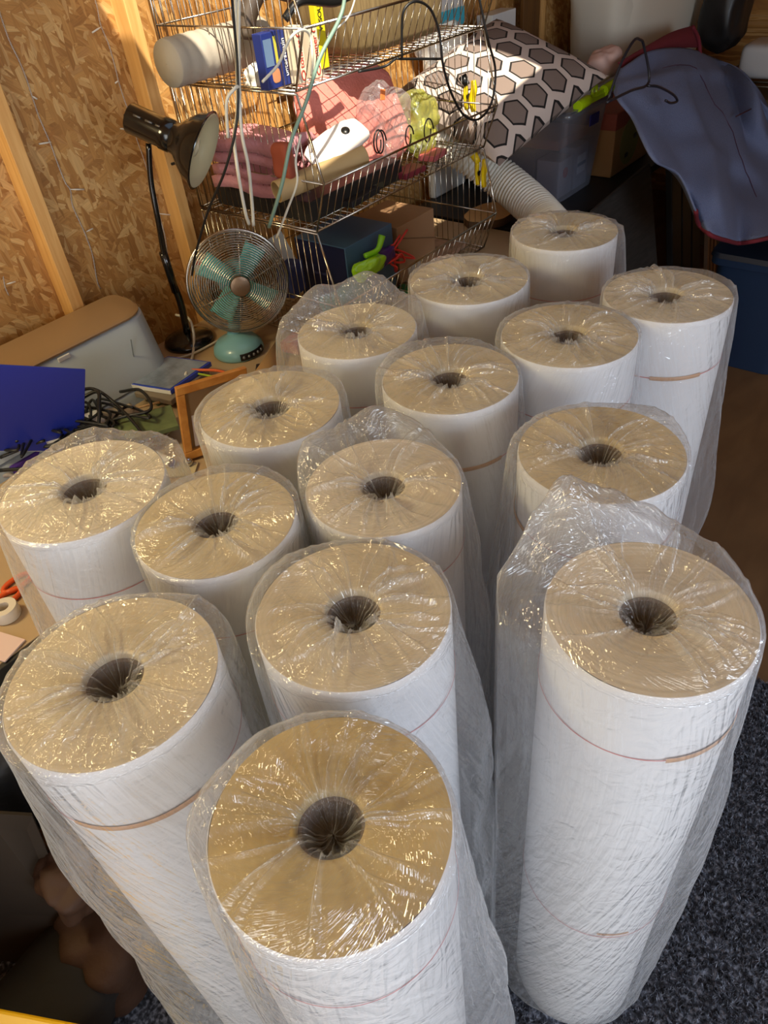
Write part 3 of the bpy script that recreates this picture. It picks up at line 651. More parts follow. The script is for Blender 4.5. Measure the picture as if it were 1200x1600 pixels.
# ---------------------------------------------------------------- clutter on the desk
def cable(name,pts,r,m,label,cat='cable',group=None,sm=8,n=8):
    o=MB().tube(pts,r,n,sm=sm).build(name,m,smooth=True);return tag(o,label,cat,group)
def Pz(x,y,dz=0): return PZ(x,y,DZ+dz)
m_cab=mat('black_cable',(20,20,21),.45)
def loops(seed,pts,n,amp,zr):
    rng=np.random.default_rng(seed);out=[]
    for i in range(n):
        x,y=pts[rng.integers(len(pts))];q=Pz(x+rng.normal()*amp,y+rng.normal()*amp*.6,.050+rng.random()*zr);out.append(q)
    return out
cable('power_cable',[Pz(0,715,0.055),Pz(60,690,0.065),Pz(120,665,0.065),Pz(90,640,0.115),Pz(140,607,0.125),Pz(190,640,0.085),Pz(225,690,0.065),Pz(150,672,0.075),Pz(95,650,0.095),Pz(105,690,0.055),Pz(180,655,0.075),Pz(235,640,0.085),Pz(220,610,0.095),Pz(188,612,0.065)],.0042,m_cab,'long black cable looping up in front of the blue folder','cable')
cable('adapter_cable',[Pz(0,735,0.049),Pz(70,728,0.057),Pz(150,700,0.057),Pz(220,694,0.055),Pz(160,690,0.065),Pz(155,640,0.105),Pz(150,612,0.125),Pz(100,640,0.095),Pz(50,668,0.075),Pz(10,690,0.065)],.0048,m_cab,'thick black cable running along the front of the cable heap','cable')
for k,(lab,c0) in enumerate((('tangled black cable knot beside the leftmost roll',(105,672)),('black cable coil at the picture left edge on the desk',(38,688)),('black cable bundle with plug in the centre of the desk clutter',(150,655)))):
    cable('cable_tangle',loops(30+k,[c0,(c0[0]+25,c0[1]-8),(c0[0]-25,c0[1]+8)],26,24,.045),.0036,m_cab,lab,'cable','black cables on the desk',6)
rbox('x',(0,0,0),(1,1,1),m_cab) if False else None
P=Pz(118,690,0.057);tag(MB().box(P,(.05,.03,.022),.5).build('power_adapter',m_blackpl,bevel=.004),'small black power plug lying inside the cable heap','plug')
m_purp=mat('purple_card',(74,44,140),.5)
P=Pz(40,700,.013);tag(MB().box(P,(.17,.12,.024),.2).build('folder',m_purp,bevel=.002),'purple folder partly under the black cable heap','folder')
P=Pz(118,672,0.061);tag(MB().box(P,(.15,.10,.004),-.35,R=rotz(-20)@rotx(6)).build('leaflet',mat('leaflet',(206,206,214),.6,var=.12,vscale=30)),'pale leaflet with green print under the black cables','paper')
q=[[Pz(120+i*22,640+j*14-i*3,.02+.012*math.sin(i*1.3)+.01*j) for i in range(5)] for j in range(3)]
tag(sheet('torn_cardboard',q,mat('torn_card',(176,160,136),.8),thick=.002),'torn beige cardboard flap lying behind the cables','cardboard')
P=Pz(190,712,0.055);tag(MB().box(P,(.12,.09,.003),.4).build('leaflet',mat('leaflet_b',(198,202,214),.6,var=.15,vscale=30)),'pale leaflet lying right beside the leftmost wrapped roll','paper')
P=Pz(225,665,0.052);tag(MB().box(P,(.16,.11,.012),-.5).build('magazine',mat('magazine',(92,104,66),.6,var=.4,vscale=18),bevel=.001),'green and brown magazine under the red clip','magazine')
# red plastic reel
P=Pz(258,650,.03);t=thing('key_reel','bright red plastic reel and strap lying beside the picture frame','reel',tuple(P-[0,0,.028]))
m_r=mat('red_plastic',(196,26,36),.35)
axr=np.array([-.5,-.5,.7]);e1=np.cross(axr,[0,0,1]);e1/=np.linalg.norm(e1);e2=np.cross(axr/np.linalg.norm(axr),e1)
MB().tube([P+.015*(math.cos(a)*e1+math.sin(a)*e2) for a in np.arange(28)*2*PI/28],.0065,10,closed=True).build('reel_body',m_r,t,smooth=True)
MB().lathe([(.001,-.004),(.012,-.004),(.012,.004),(.001,.005)],P-np.array([0,0,.004]),axr,24).build('reel_hub',m_r,t,smooth='auto')
MB().tube([P+[-.02,-.01,-.006],P+[-.035,-.02,-.016],P+[-.045,-.012,-.020]],[.007,.006,.004],10,sm=5).build('clasp',m_r,t,smooth=True)
MB().tube([P+[-.01,0,-.01],Pz(240,668,.02),Pz(232,678,.01),Pz(236,690,.008)],.006,10,sm=5).build('strap',m_r,t,smooth=True)
for k,(a,b,lab) in enumerate((((235,690),(262,668),'pale wooden stick lying just in front of the red reel'),((205,640),(250,628),'pale stick pointing right under the disc case'),((215,655),(248,645),'short pale stick beside the black cable end'))):
    tag(MB().tube([Pz(*a,.018),Pz(*b,.024)],.0035,8).build('wooden_stick',m_ply,smooth=True),lab,'stick','sticks on the desk')
for k in range(4):
    a=Pz(240+k*6,700-k*2,.006);b=a+np.array([.02+.004*k,.05-.012*k,.012])
    tag(MB().tube([a,(a+b)/2+[0,0,.01],b],.0022,6,sm=4).build('cable_end',mat('beige_cable',(176,164,146),.5),smooth=True),'short beige wire ends piled beside the frame foot','wire','beige wire ends')
P=Pz(294,722,.014);t=thing('metal_knob','shiny round metal knob below the picture frame','knob',(P[0],P[1],DZ))
MB().sphere(P,.012,20).build('ball',mat('steel',(190,190,194),.15,1),t,smooth=True);MB().lathe([(.001,-.013),(.018,-.013),(.018,-.010),(.001,-.009)],P,n=28).build('flange',mat('steel',(1,1,1)),t,smooth='auto')
P=Pz(258,718,.016);t=thing('paper_tube','white paper roll with a purple inside, behind the leftmost roll','paper roll',(P[0],P[1],DZ))
axp=Pz(266,722,.018)-Pz(232,708,.022);axp/=np.linalg.norm(axp);P2=Pz(268,723,.02)
MB().lathe([(.0125,-.12),(.0125,0),(.0112,0),(.0112,-.03)],P2,axp,24).build('rolled_sheet',m_white,t,smooth='auto')
MB().lathe([(.0111,-.03),(.0111,-.0005),(.0001,-.02)],P2,axp,24).build('purple_lining',m_purp,t,smooth='auto')
P=Pz(275,735,.004);tag(MB().box(P,(.10,.05,.004),-.9).build('card_strip',mat('card_strip',(190,176,140),.7)),'beige card strip with a yellow spot beside the metal knob','card')
# long flat things behind the frame and at the fan foot
for k,(x,y,dz,w_,l_,c,lab) in enumerate(((412,590,.010,.16,.05,(52,40,38),'dark red and grey case lying behind the picture frame'),(420,605,.004,.20,.07,(70,74,78),'grey flat tin under the dark red case'))):
    P=Pz(x,y,dz);tag(MB().box(P,(l_*3,l_,.012),.75).build('pencil_case',mat('case%d'%k,c,.35),bevel=.003),lab,'case')
P=[Pz(385,600,.03),Pz(440,520,.03),Pz(442,570,.012),Pz(400,612,.012)]
tag(sheet('cardboard_flap',[[P[0],P[3]],[P[1],P[2]]],mat('kraft_flap',(176,138,92),.8),thick=.003,sub=0),'tan cardboard flap beside the fan base','cardboard')
cable('pencil',[Pz(300,578,.05),Pz(345,580,.055),Pz(372,596,.05)],.004,mat('orange_pencil',(206,92,40),.5),'orange strap curved behind the picture frame','strap')
cable('cord',[Pz(310,584,.045),Pz(340,590,.048),Pz(365,600,.046)],.003,mat('lime_cord',(150,170,40),.5),'yellow green cord beside the orange strap','cord')
# cables around the lamp and fan
m_wc=mat('white_cable',(214,210,196),.45)
cable('white_cable',[Pz(275,492,.05),Pz(295,498,.06),Pz(303,525,.03),Pz(300,560,.006),Pz(290,585,.055)],.0042,m_wc,'white cable curling over the lamp base','cable')
cable('white_cable',[Pz(265,562,.006),Pz(300,553,.006),Pz(345,530,.006)],.0035,m_wc,'white cable lying between lamp base and fan base','cable')
# desk left corner
P=Pz(8,955,.014);t=thing('tape_roll','white roll of sticky tape on the desk at the picture left edge','tape',(P[0],P[1],DZ))
MB().lathe([(.012,-.013),(.026,-.013),(.027,-.011),(.027,.011),(.026,.013),(.012,.013),(.012,-.013)],P,n=40).build('tape_ring',mat('milky_tape',(214,206,194),.3),t,smooth='auto')
m_or=mat('orange_plastic',(214,84,28),.35)
t=thing('scissors','orange-handled scissors lying by the white tape roll','scissors',tuple(Pz(20,918,0)))
for a in ((28,910),(10,935)):
    c_=Pz(*a,.006);MB().tube([c_+np.array([.026*math.cos(k)*1.25,.016*math.sin(k),0]) for k in np.arange(20)*2*PI/20],.0055,8,closed=True).build('handle',m_or,t,smooth=True)
MB().tube([Pz(-20,905,.006),Pz(-60,880,.006)],[.005,.002],6).build('blade',m_chrome,t,smooth=True)
P=Pz(2,1010,.004);tag(MB().box(P,(.055,.07,.003),.3).build('paper_note',mat('pink_paper',(216,190,188),.6)),'pinkish folded paper at the very edge of the desk','paper')
cable('grey_disc',[Pz(0,745,.01),Pz(15,742,.01),Pz(25,748,.008)],.006,mat('grey_pl',(140,130,126),.4),'grey plastic rim behind the leftmost roll','rim')
# ---------------------------------------------------------------- basket contents, top tier
m_towel=mat('pale_wrap',(168,158,143),.7,bump=.2,bscale=25)
f0=Z3+.008
x0,y0=1.50,1.74
P0=PB(262,100,1.74);P1=PB(408,62,1.74);P0[2]=max(P0[2],f0+.055);P1[2]=P0[2]
mb=MB();prof=[(.001,-.004)]
LL=np.linalg.norm(P1-P0)
for k in range(60):
    q=k/59;prof.append((.052+.0026*abs(math.sin(q*PI*9)),q*LL))
prof.append((.001,LL+.004));mb.lathe(prof,P0,P1-P0,40);tag(mb.build('ribbed_roll',m_towel,smooth=True),'pale ribbed paper roll lying at the left of the topmost basket','roll')
tag(MB().tube([PB(385,60,1.66),PB(388,20,1.66),PB(410,-20,1.64),PB(455,-10,1.60)],[.022,.024,.024,.02],16,sm=6).build('headband',mat('dark_umber',(72,60,50),.5),smooth=True),'thick dark brown padded band beside the pale ribbed roll','headband')
blob('white_pouch',PB(398,122,1.60)+[0,0,.0],(.07,.06,.05),m_white,seed=3,amp=.1);tag(bpy.data.objects['white_pouch'],'small white crinkled pouch next to the blue packet','pouch')
def upright(name,px,w_,d_,h_,m,y,label,cat,rz=0,z0=None):
    P=PB(px[0],px[1],y);z0=f0 if z0 is None else z0
    t=thing(name,label,cat,(P[0],y,z0));MB().box((P[0],y,z0+h_/2),(w_,d_,h_),math.radians(rz)).build('carton',m,t,bevel=.0015);return t,P
m_navy=mat('navy_card',(28,44,112),.45)
t,P=upright('packet',(433,130),.085,.03,.115,m_navy,1.50,'blue packet with white lettering beside the red and white boxes','box')
yy=1.50-.0156;m_wl=mat('white_ink',(232,232,228),.6)
text('unterstquin',.017,(P[0]+.024,yy,f0+.058),(0,0,1),(-1,0,0),m_wl,t,'lettering')
text('Duo',.017,(P[0]+.036,yy,f0+.085),(0,0,1),(-1,0,0),m_wl,t,'lettering')
MB().box((P[0]-.002,yy,f0+.075),(.008,.001,.06)).build('yellow_stripe',mat('y_stripe',(190,186,70),.5),t)
MB().box((P[0]-.026,yy,f0+.075),(.026,.001,.055)).build('grey_panel',mat('g_panel',(96,120,150),.5),t)
blob('hand_picture',(P[0]-.012,yy,f0+.026),(.026,.002,.03),mat('skin_print',(190,130,92),.6),t,amp=0.02)
m_cream=mat('cream_card',(226,212,186),.5);m_redl=mat('red_ink',(196,58,40),.5)
for k,(px,y,lab) in enumerate((((468,130),1.47,'white box with red lettering, left of the pair in the topmost basket'),((492,128),1.475,'duller white box with red lettering, right of the pair by the hamper'))):
    t,P=upright('carton_box',px,.030,.03,.118-.01*k,m_cream,y,lab,'box')
    yy=y-.0156;xx=P[0]
    text('tonner',.021,(xx+.003,yy,f0+.060),(0,0,1),(-1,0,0),m_redl,t,'lettering')
    MB().tube([(xx+.003+.007*math.cos(a),yy,f0+.103+.007*math.sin(a)) for a in np.linspace(.4,5.4,16)],.0016,6).build('swirl_mark',m_redl,t)
    MB().tube([(xx+.003+.006*math.cos(a),yy,f0+.016+.010*math.sin(a)) for a in np.linspace(0,2*PI,20)],.0015,6).build('oval_mark',m_redl,t)
t,P=upright('carton_box',(503,90),.030,.02,.165,mat('yellow_card',(224,206,30),.5),1.53,'narrow yellow box with black lettering in the topmost basket','box')
text('VESOU',.018,(P[0],1.53-.0106,f0+.11),(0,0,1),(-1,0,0),mat('black_ink',(24,24,20),.6),t,'lettering')
# ribbed hamper
m_ham=wood_mat('seagrass',(104,84,52),(132,112,74),(60,60,4),.8,.4)
xa,xb=PB(520,100,1.60)[0]+.02,min(LX1-.02,PB(672,60,1.60)[0]);
n=84;ang=np.arange(n)*2*PI/n;rows=[]
cx,cy=(xa+xb)/2,1.655;ax_,by_=(xb-xa)/2,.155
for z,s_ in [(f0,.90),(f0+.02,.96),(f0+.10,1.0),(f0+.22,1.0),(f0+.30,.98),(f0+.32,.99),(f0+.325,.95)]:
    rib=1+.014*np.cos(ang*28)
    cxx=np.sign(np.cos(ang))*np.abs(np.cos(ang))**.5;cyy=np.sign(np.sin(ang))*np.abs(np.sin(ang))**.5
    rows.append(np.stack([cx+ax_*s_*rib*cxx,cy+by_*s_*rib*cyy,np.full(n,z)],1))
t=thing('ribbed_hamper','olive brown ribbed hamper filling the right of the topmost basket','hamper',(cx,cy,f0))
mb=MB();mb.grid(np.concatenate(rows),len(rows),n,True);mb.f.append(tuple(range(n))[::-1]);mb.build('ribbed_wall',m_ham,t,smooth=True)
MB().tube([rows[5][k] for k in range(n)],.007,8,closed=True).build('rolled_rim',m_ham,t,smooth=True)
tag(MB().tube([PB(445,30,1.50),PB(470,2,1.48),PB(520,4,1.47),PB(545,-6,1.47)],.010,12,sm=6).build('handle_bar',m_blackpl,smooth=True),'black curved handle resting over the rim of the topmost basket','handle')
# items behind, standing on wall shelf height to the right of the hamper
m_clear=film_mat('clear_bag',haze=.16,edge=.4,bump=.5)
m_yel=film_mat('yellow_bag',haze=.30,tint=(.92,.93,.35),edge=.4,bump=.5)
P=PB(713,25,1.80)
# ---------------------------------------------------------------- basket contents, middle tier
f1=Z2+.008
m_pink=mat('salmon_fleece',(214,124,112),.9,bump=.4,bscale=120,var=.05)
m_pink2=mat('dusty_pink_towel',(196,136,142),.9,bump=.3,bscale=140)
m_lace=mat('white_lace',(240,236,228),.8)
# pink cushion leaning
PC=PB(548,172,1.62)
t=thing('pink_cushion','salmon pink fleece cushion with a white lace edge in the middle basket','cushion',(PC[0],1.60,f1))
Rc=rotz(-12)@rotx(60)@rotz(180)
blob('cushion_body',PC+[.03,.02,-.035],(.36,.29,.08),m_pink,t,seed=8,amp=.03,R=Rc,pw=.55)
mb=MB();pts=[]
for k in range(90):
    q=k/89;u=(-.165+.23*q);pts.append(PC+[.03,.02,-.035]+Rc@np.array([u,-.140-.004*abs(math.sin(k*.7)),.008*math.sin(k*1.9)]))
mb.tube(pts,.010,8);mb.build('lace_edge',m_lace,t,smooth=True)
t=thing('folded_towel','dusty pink folded towel at the left of the middle basket','towel',(1.55,1.66,f1))
PT=PB(395,245,1.70)
n=26;prof=[]
# a thick towel folded over once, rounded at the right-hand fold
def uband(c,w_,h_,th,dep,m,nm,par):
    pts=[(-w_/2,-h_/2)]+[(w_/2-h_/2+h_/2*math.cos(a),h_/2*math.sin(a)) for a in np.linspace(-PI/2,PI/2,18)]+[(-w_/2,h_/2)]
    V=[]
    for k,(px,pz) in enumerate(pts):
        for y in np.linspace(-dep/2,dep/2,9): V.append([c[0]+px+.004*math.sin(y*40+k),c[1]+y,c[2]+pz+.006*math.sin(k*.8+y*25)])
    mb=MB();mb.grid(np.array(V),len(pts),9);return mb.build(nm,m,par,smooth=True,solid=th)
uband((PT[0]+.018,1.68,f1+.135),.17,.105,.030,.26,m_pink2,'towel_fold',t)
uband((PT[0]+.0,1.68,f1+.135),.13,.040,.024,.24,m_pink2,'towel_inner_fold',t)
blob('brown_pouch',PB(446,250,1.50),(.05,.06,.085),mat('rust_cloth',(138,62,40),.8),seed=4,amp=.06,pw=.5);tag(bpy.data.objects['brown_pouch'],'rust brown pouch tucked between pink towel and packet','pouch')
# white packet with a black dot
c_=PB(525,226,1.47);Rp=rotz(-12)@roty(-14)@rotx(28)
t=thing('foil_packet','white and clear plastic packet with a black dot on the cardboard tube','packet',tuple(c_))
blob('packet_body',c_,(.185,.085,.018),mat('white_pack',(226,214,206),.3,bump=.3,bscale=40),t,seed=6,amp=.12,R=Rp,pw=.3)
MB().lathe([(.001,.0128),(.012,.012),(.013,.006)],c_+Rp@np.array([.045,.012,.0]),Rp@np.array([0,0,1]),24).build('black_dot',m_blackpl,t,smooth=True)
# cardboard tube
q0=PB(432,300,1.50);q1=PB(568,243,1.42)
q0[2]=max(q0[2],f1+.03);ax=(q1-q0);LL=np.linalg.norm(ax)
tag(MB().lathe([(.027,0),(.027,LL),(.0245,LL),(.0245,0),(.027,0)],q0,ax,40).build('cardboard_tube',mat('kraft_tube',(166,140,98),.7,var=.08),smooth='auto'),'beige cardboard tube lying along the front of the middle basket','tube')
for k,(px,py,rr,lab) in enumerate(((597,222,.030,'black wire spring standing by the end of the cardboard tube'),(641,212,.026,'black wire ring between the tube and the yellow bag'),(671,204,.032,'tall black wire ring in front of the yellow bag'))):
    c0=PB(px,py,1.44);c0[2]=max(c0[2],f1+rr+.004);pts=[]
    nn=44 if k==0 else 22
    for j in range(nn+1):
        a=2*PI*j/22;pts.append(c0+np.array([rr*.62*math.cos(a),.010*(j/22),rr*math.sin(a)]))
    tag(MB().tube(pts,.0022,6).build('wire_ring',m_blackpl,smooth=True),lab,'ring','black wire rings')
blob('yellow_bag',PB(645,190,1.58)+[.0,0,-.01],(.15,.16,.17),m_yel,seed=9,amp=.16,pw=.7);tag(bpy.data.objects['yellow_bag'],'translucent yellow plastic bag bunched in the middle basket','bag')
tag(blob('green_lump',PB(640,215,1.60),(.12,.10,.06),mat('olive_cloth',(120,124,70),.7),seed=12,amp=.1),'olive green cloth lump inside the yellow bag','cloth')
t=thing('clear_sleeve','clear plastic sleeve over the pink cushion with an orange tab','sleeve',tuple(PB(600,180,1.5)))
blob('sleeve_body',PB(602,185,1.52),(.07,.16,.17),m_clear,t,seed=15,amp=.14,pw=.7)
MB().box(PB(598,148,1.44),(.020,.003,.026),R=roty(10)).build('orange_tab',mat('orange_tab',(236,128,70),.5),t,bevel=.002)
# dark flat things along the tier
tag(rbox('black_tray',(1.43,1.475,f1),(1.84,1.86,f1+.055),m_black),'flat black tray under the pink towel in the middle basket','tray')
# everything above rests on it
for k,(px,py,c,l_,lab) in enumerate(((640,262,(122,40,52),.10,'small dark red tin behind the front wires of the middle basket'),(600,275,(60,58,44),.12,'dark olive tool roll low in the middle basket'),(560,292,(30,30,34),.14,'black flat case near the basket front, below the tube'),(690,240,(176,90,92),.09,'pinkish red flat packet under the black wire ring'))):
    P=PB(px,py,1.47);P[2]=f1+.012
    tag(MB().box((P[0],1.475+.03*(k%2),f1+.012),(l_,.06,.018),.05*k).build('small_case',mat('sc%d'%k,c,.5),bevel=.003),lab,'case')
# ---------------------------------------------------------------- basket contents, lowest tier
f2=Z1+.008
m_bx=mat('teal_blue_card',(74,108,142),.5);m_bx2=mat('deep_navy',(22,28,64),.5)
xq=PB(540,430,1.47)[0]
t=thing('blue_box','blue carton with faint lettering standing in the lowest basket','box',(1.74,1.60,f2))
ct=PB(540,400,1.49);x0=ct[0];
hb=.215
MB().box2((x0,1.49,f2),(x0+.225,1.70,f2+hb)).build('carton',m_bx,t,bevel=.002)
MB().box2((x0-.0012,1.493,f2+.002),(x0-.0001,1.697,f2+hb-.002)).build('navy_side',m_bx2,t)
for k,(s_,dz_) in enumerate((('Dish',.150),('your',.128),('eye shadow',.106))): text(s_,.018,(x0+.03,1.4892,f2+dz_),(1,0,0),(0,0,1),mat('faint_ink',(160,180,190),.6),t,'lettering',align='LEFT')
text('cosmetic',.016,(x0-.002,1.60,f2+.12),(0,-1,0),(0,0,1),mat('faint_ink2',(80,84,120),.6),t,'lettering')
xk=x0+.26
t=thing('cardboard_box','brown open-topped cardboard box right of the blue carton','box',(xk+.09,1.6,f2))
MB().box2((xk,1.50,f2),(xk+.20,1.70,f2+.185)).build('carton',mat('kraft_box',(158,122,88),.75,var=.05),t,bevel=.002)
MB().box((xk+.10,1.4985,f2+.12),(.22,.001,.003),R=roty(18)).build('flap_crease',mat('kraft_dark',(110,82,56),.8),t)
mb=MB();mb.box2((xk+.04,1.4975,f2+.012),(xk+.11,1.4988,f2+.042));mb.build('white_label',mat('label_white',(190,180,168),.6),t)
m_lime=mat('lime_rubber',(140,214,40),.35)
blob('lime_pouch',PB(575,420,1.44)+[0,0.0,-.0],(.125,.05,.045),mat('lime_bag',(150,206,30),.25,bump=.5,bscale=50,coat=.5),seed=40,amp=.12);tag(bpy.data.objects['lime_pouch'],'shiny lime green bag of soft toys in the lowest basket','bag')
tag(MB().tube([PB(570,400,1.46),PB(590,390,1.45),PB(597,368,1.45)],[.008,.008,.011],10,sm=5).build('green_toy',m_lime,smooth=True),'bright green bendy toy standing above the lime bag','toy')
tag(blob('purple_toy',PB(600,398,1.47),(.10,.04,.05),mat('purple_rubber',(70,34,120),.4),seed=41,amp=.1),'purple soft toy behind the lime green bag','toy')
rng=np.random.default_rng(3);pp=[PB(618+rng.normal()*9,400+rng.normal()*16,1.45+.02*rng.random()) for _ in range(22)]
tag(MB().tube(pp,.0035,7,sm=5).build('red_cord',mat('coral_red',(226,66,58),.45),smooth=True),'tangled coral red cord beside the purple toy','cord')
tag(blob('teal_cloth',PB(540,458,1.46)+[0,0,-.005],(.20,.07,.04),mat('teal_cloth',(34,104,96),.8),seed=43,amp=.12),'dark teal cloth bunched at the bottom of the lowest basket','cloth')
tag(blob('green_cloth',PB(650,440,1.47)+[0,0,-.02],(.22,.06,.035),mat('green_cloth',(30,100,50),.7),seed=44,amp=.12),'dark green cloth along the front wires of the lowest basket','cloth')
tag(MB().box(PB(455,435,1.62),(.08,.05,.09),.3).build('carton_box',mat('slate_blue',(58,66,120),.6),bevel=.002),'small slate blue box seen behind the fan','box')
tag(MB().box(PB(440,400,1.66),(.10,.003,.12),.2,R=rotz(10)@rotx(-25)).build('loose_paper',mat('paper_w',(214,212,206),.6)),'white paper sheet leaning behind the fan and blue carton','paper')
tag(MB().box((2.08,1.54,f2+.010),(.18,.14,.014),.1).build('magazine',mat('mag_mix',(150,118,96),.5,var=.5,vscale=30),bevel=.001),'mixed brown magazine flat in the right of the lowest basket','magazine')
tag(blob('foil_bag',PB(733,408,1.48)+[0,0,-.01],(.14,.09,.03),mat('silver_foil',(200,202,214),.2,.7,bump=.5,bscale=60),seed=46,amp=.2),'crumpled silver foil bag at the right end of the lowest basket','bag')
tag(MB().box(PB(455,500,1.50)*[1,1,0]+[0,0,f2+.02],(.07,.06,.03),.2).build('carton_box',mat('crimson',(150,28,40),.5),bevel=.002),'small crimson box low between fan and basket front','box')
# wood slice on black table
P=PZ(760,338,DZ+.02);n=40;ang=np.arange(n)*2*PI/n;rr=.115*(1+.03*np.sin(3*ang)+.02*np.sin(9*ang))
t=thing('wood_slice','pale round wood slice lying on the black table beside the baskets','wood slice',(P[0]+.02,P[1],DZ))
mb=MB();rows=[np.stack([P[0]+.02+rr*s_*np.cos(ang),P[1]+rr*s_*.75*np.sin(ang),np.full(n,z)],1) for z,s_ in ((DZ+.001,.98),(DZ+.02,1.0),(DZ+.03,.99))]
mb.grid(np.concatenate(rows),3,n,True);mb.build('bark',mat('bark',(92,66,40),.9,bump=.6,bscale=80),t,smooth=True)
mb=MB();mb.add(np.concatenate([rows[2]*[1,1,1],[[P[0]+.02,P[1],DZ+.0305]]]),[(k,(k+1)%n,n) for k in range(n)]);mb.build('cut_face',mat('cut_wood',(206,166,112),.6,var=.08),t)
# ---------------------------------------------------------------- duct hose
m_duct=mat('duct_white',(222,218,206),.5)
path=smoothpath([PA(618,172,2.31),PA(664,206,2.33),PA(722,235,2.39),PB(790,285,1.48),PB(848,338,1.28),PB(885,395,1.08),PB(905,470,1.02)],24)
path=np.array(path);
# keep it right of the baskets
seg=np.r_[0,np.cumsum(np.linalg.norm(np.diff(path,axis=0),axis=1))]
s_=np.arange(0,seg[-1],.0026);PP=np.stack([np.interp(s_,seg,path[:,k]) for k in range(3)],1)
rad=.066+.0042*np.sin(s_/.0165*2*PI)
tag(MB().tube(list(PP),list(rad),40).build('duct_hose',m_duct,smooth=True),'white ribbed ventilation duct hose curving down to the farthest roll','hose')
# ---------------------------------------------------------------- yellow clamps on the basket side
m_yc=mat('clamp_yellow',(236,204,20),.35)
for (px,py,lab,dy) in ((735,150,'yellow and black spring clamp gripping the rail above the hose',0),(752,270,'yellow spring clamp hanging lower, against the hose',.0)):
    P=PB(px,py,1.50);P=PA(px,py,LX1+.016)
    t=thing('spring_clamp',lab,'clamp',tuple(P),'yellow clamps')
    MB().tube([P+[0,-.012,.045],P+[0,-.014,.02],P+[0,-.006,-.01],P+[0,-.012,-.045]],[.008,.011,.012,.008],12,sm=6).build('jaw',m_yc,t,smooth=True)
    MB().tube([P+[0,.016,.03],P+[0,.018,.0],P+[0,.014,-.04]],[.007,.009,.008],12,sm=6).build('jaw',m_yc,t,smooth=True)
    MB().tube([P+[-.01,.0,.0],P+[.012,.0,.0]],.009,14).build('pivot',m_blackpl,t,smooth='auto')
    MB().tube([P+[0,.012,.03],P+[0,.03,.055]],[.010,.014],14).build('grip',m_blackpl if py<200 else m_yc,t,smooth=True)
# ---------------------------------------------------------------- storage tub
m_tub=film_mat('tub_clear',haze=.16,tint=(.80,.80,.86),gr=.25,edge=.25,bump=.05)
tx0,tx1,ty0,ty1,tz0,tz1=2.74,3.02,1.41,1.80,DZ+.001,1.012
t=thing('storage_tub','clear plastic storage tub with lime green lid clips on the black table','tub',((tx0+tx1)/2,(ty0+ty1)/2,DZ))
def ring(z,e,r=.035,n=8):
    pts=[]
    for (cx_,cy_,a0) in ((tx1+e-r,ty1+e-r,0),(tx0-e+r,ty1+e-r,90),(tx0-e+r,ty0-e+r,180),(tx1+e-r,ty0-e+r,270)):
        for k in range(n+1):
            a=math.radians(a0+90*k/n);pts.append((cx_+r*math.cos(a),cy_+r*math.sin(a),z))
    return np.array(pts)
rows=[ring(tz0,0),ring(tz0+.2,.018),ring(tz1-.02,.030),ring(tz1-.018,.045),ring(tz1,.047)]
n=len(rows[0]);mb=MB();mb.grid(np.concatenate(rows),5,n,True);mb.f.append(tuple(range(n))[::-1]);mb.build('tub_wall',m_tub,t,smooth='auto',solid=.002)
mb=MB();rows=[ring(tz1+.002,.05),ring(tz1+.008,.052),ring(tz1+.008,.03)];mb.grid(np.concatenate(rows),3,n,True);mb.f.append(tuple(2*n+k for k in range(n)));_lid=mb.build('lid',m_tub,t,smooth='auto',solid=.0015)
m_limeh=mat('lime_clip',(196,232,20),.35)
yf=ty0-.052
mb=MB();mb.tube([(tx0+.0,yf+.004,tz1+.018),(tx0+.075,yf+.004,tz1+.022)],.019,16);mb.tube([(tx1-.075,yf+.004,tz1+.026),(tx1+.02,yf+.004,tz1+.030)],.019,16)
mb.box2((tx0+.06,yf-.004,tz1+.008),(tx1-.04,yf+.026,tz1+.022));mb.box2((tx0+.10,yf+.002,tz1+.018),(tx1-.02,yf+.010,tz1+.034))
mb.tube([(tx0+.13+.017*math.cos(a),yf+.006,tz1+.042+.02*math.sin(a)) for a in np.arange(24)*2*PI/24],.006,8,closed=True)
mb.build('lid_clip',m_limeh,_lid,smooth='auto')
mb=MB();mb.box2((tx0+.14,ty0-.036,tz1-.085),(tx0+.215,ty0-.031,tz1-.045));mb.build('blue_latch',mat('navy_latch',(34,34,120),.4),t,bevel=.004)
# contents of tub
fz=tz0+.004
tag(rbox('salt_box',(tx0+.02,ty0+.02,fz),(tx0+.13,ty0+.12,fz+.14),mat('grey_pack',(160,158,160),.5)),'pale grey pack with a red disc inside the storage tub','box')
tag(rbox('orange_slab',(tx0+.02,ty0+.03,fz+.18),(tx1-.02,ty1-.06,fz+.215),mat('rust_slab',(150,92,70),.6)),'rust orange slab lying across the inside of the storage tub','slab')
tag(rbox('dark_bundle',(tx0+.02,ty0+.13,fz),(tx1-.02,ty1-.05,fz+.175),mat('dark_bundle',(70,70,76),.8)),'dark bundle filling the back of the storage tub','bundle')
t=thing('label_pack','white and grey pack with a teal band inside the tub front','pack',(tx0+.19,ty0+.05,fz))
MB().box2((tx0+.145,ty0+.018,fz),(tx0+.255,ty0+.09,fz+.16)).build('pack_body',mat('pack_grey',(150,152,160),.5,var=.2,vscale=20),t,bevel=.003)
MB().box2((tx0+.165,ty0+.0165,fz+.055),(tx0+.235,ty0+.0178,fz+.125)).build('white_label',mat('lab_white',(214,214,220),.5),t)
MB().box2((tx0+.165,ty0+.0155,fz+.083),(tx0+.235,ty0+.0163,fz+.096)).build('teal_band',mat('teal_band',(20,96,110),.5),t)
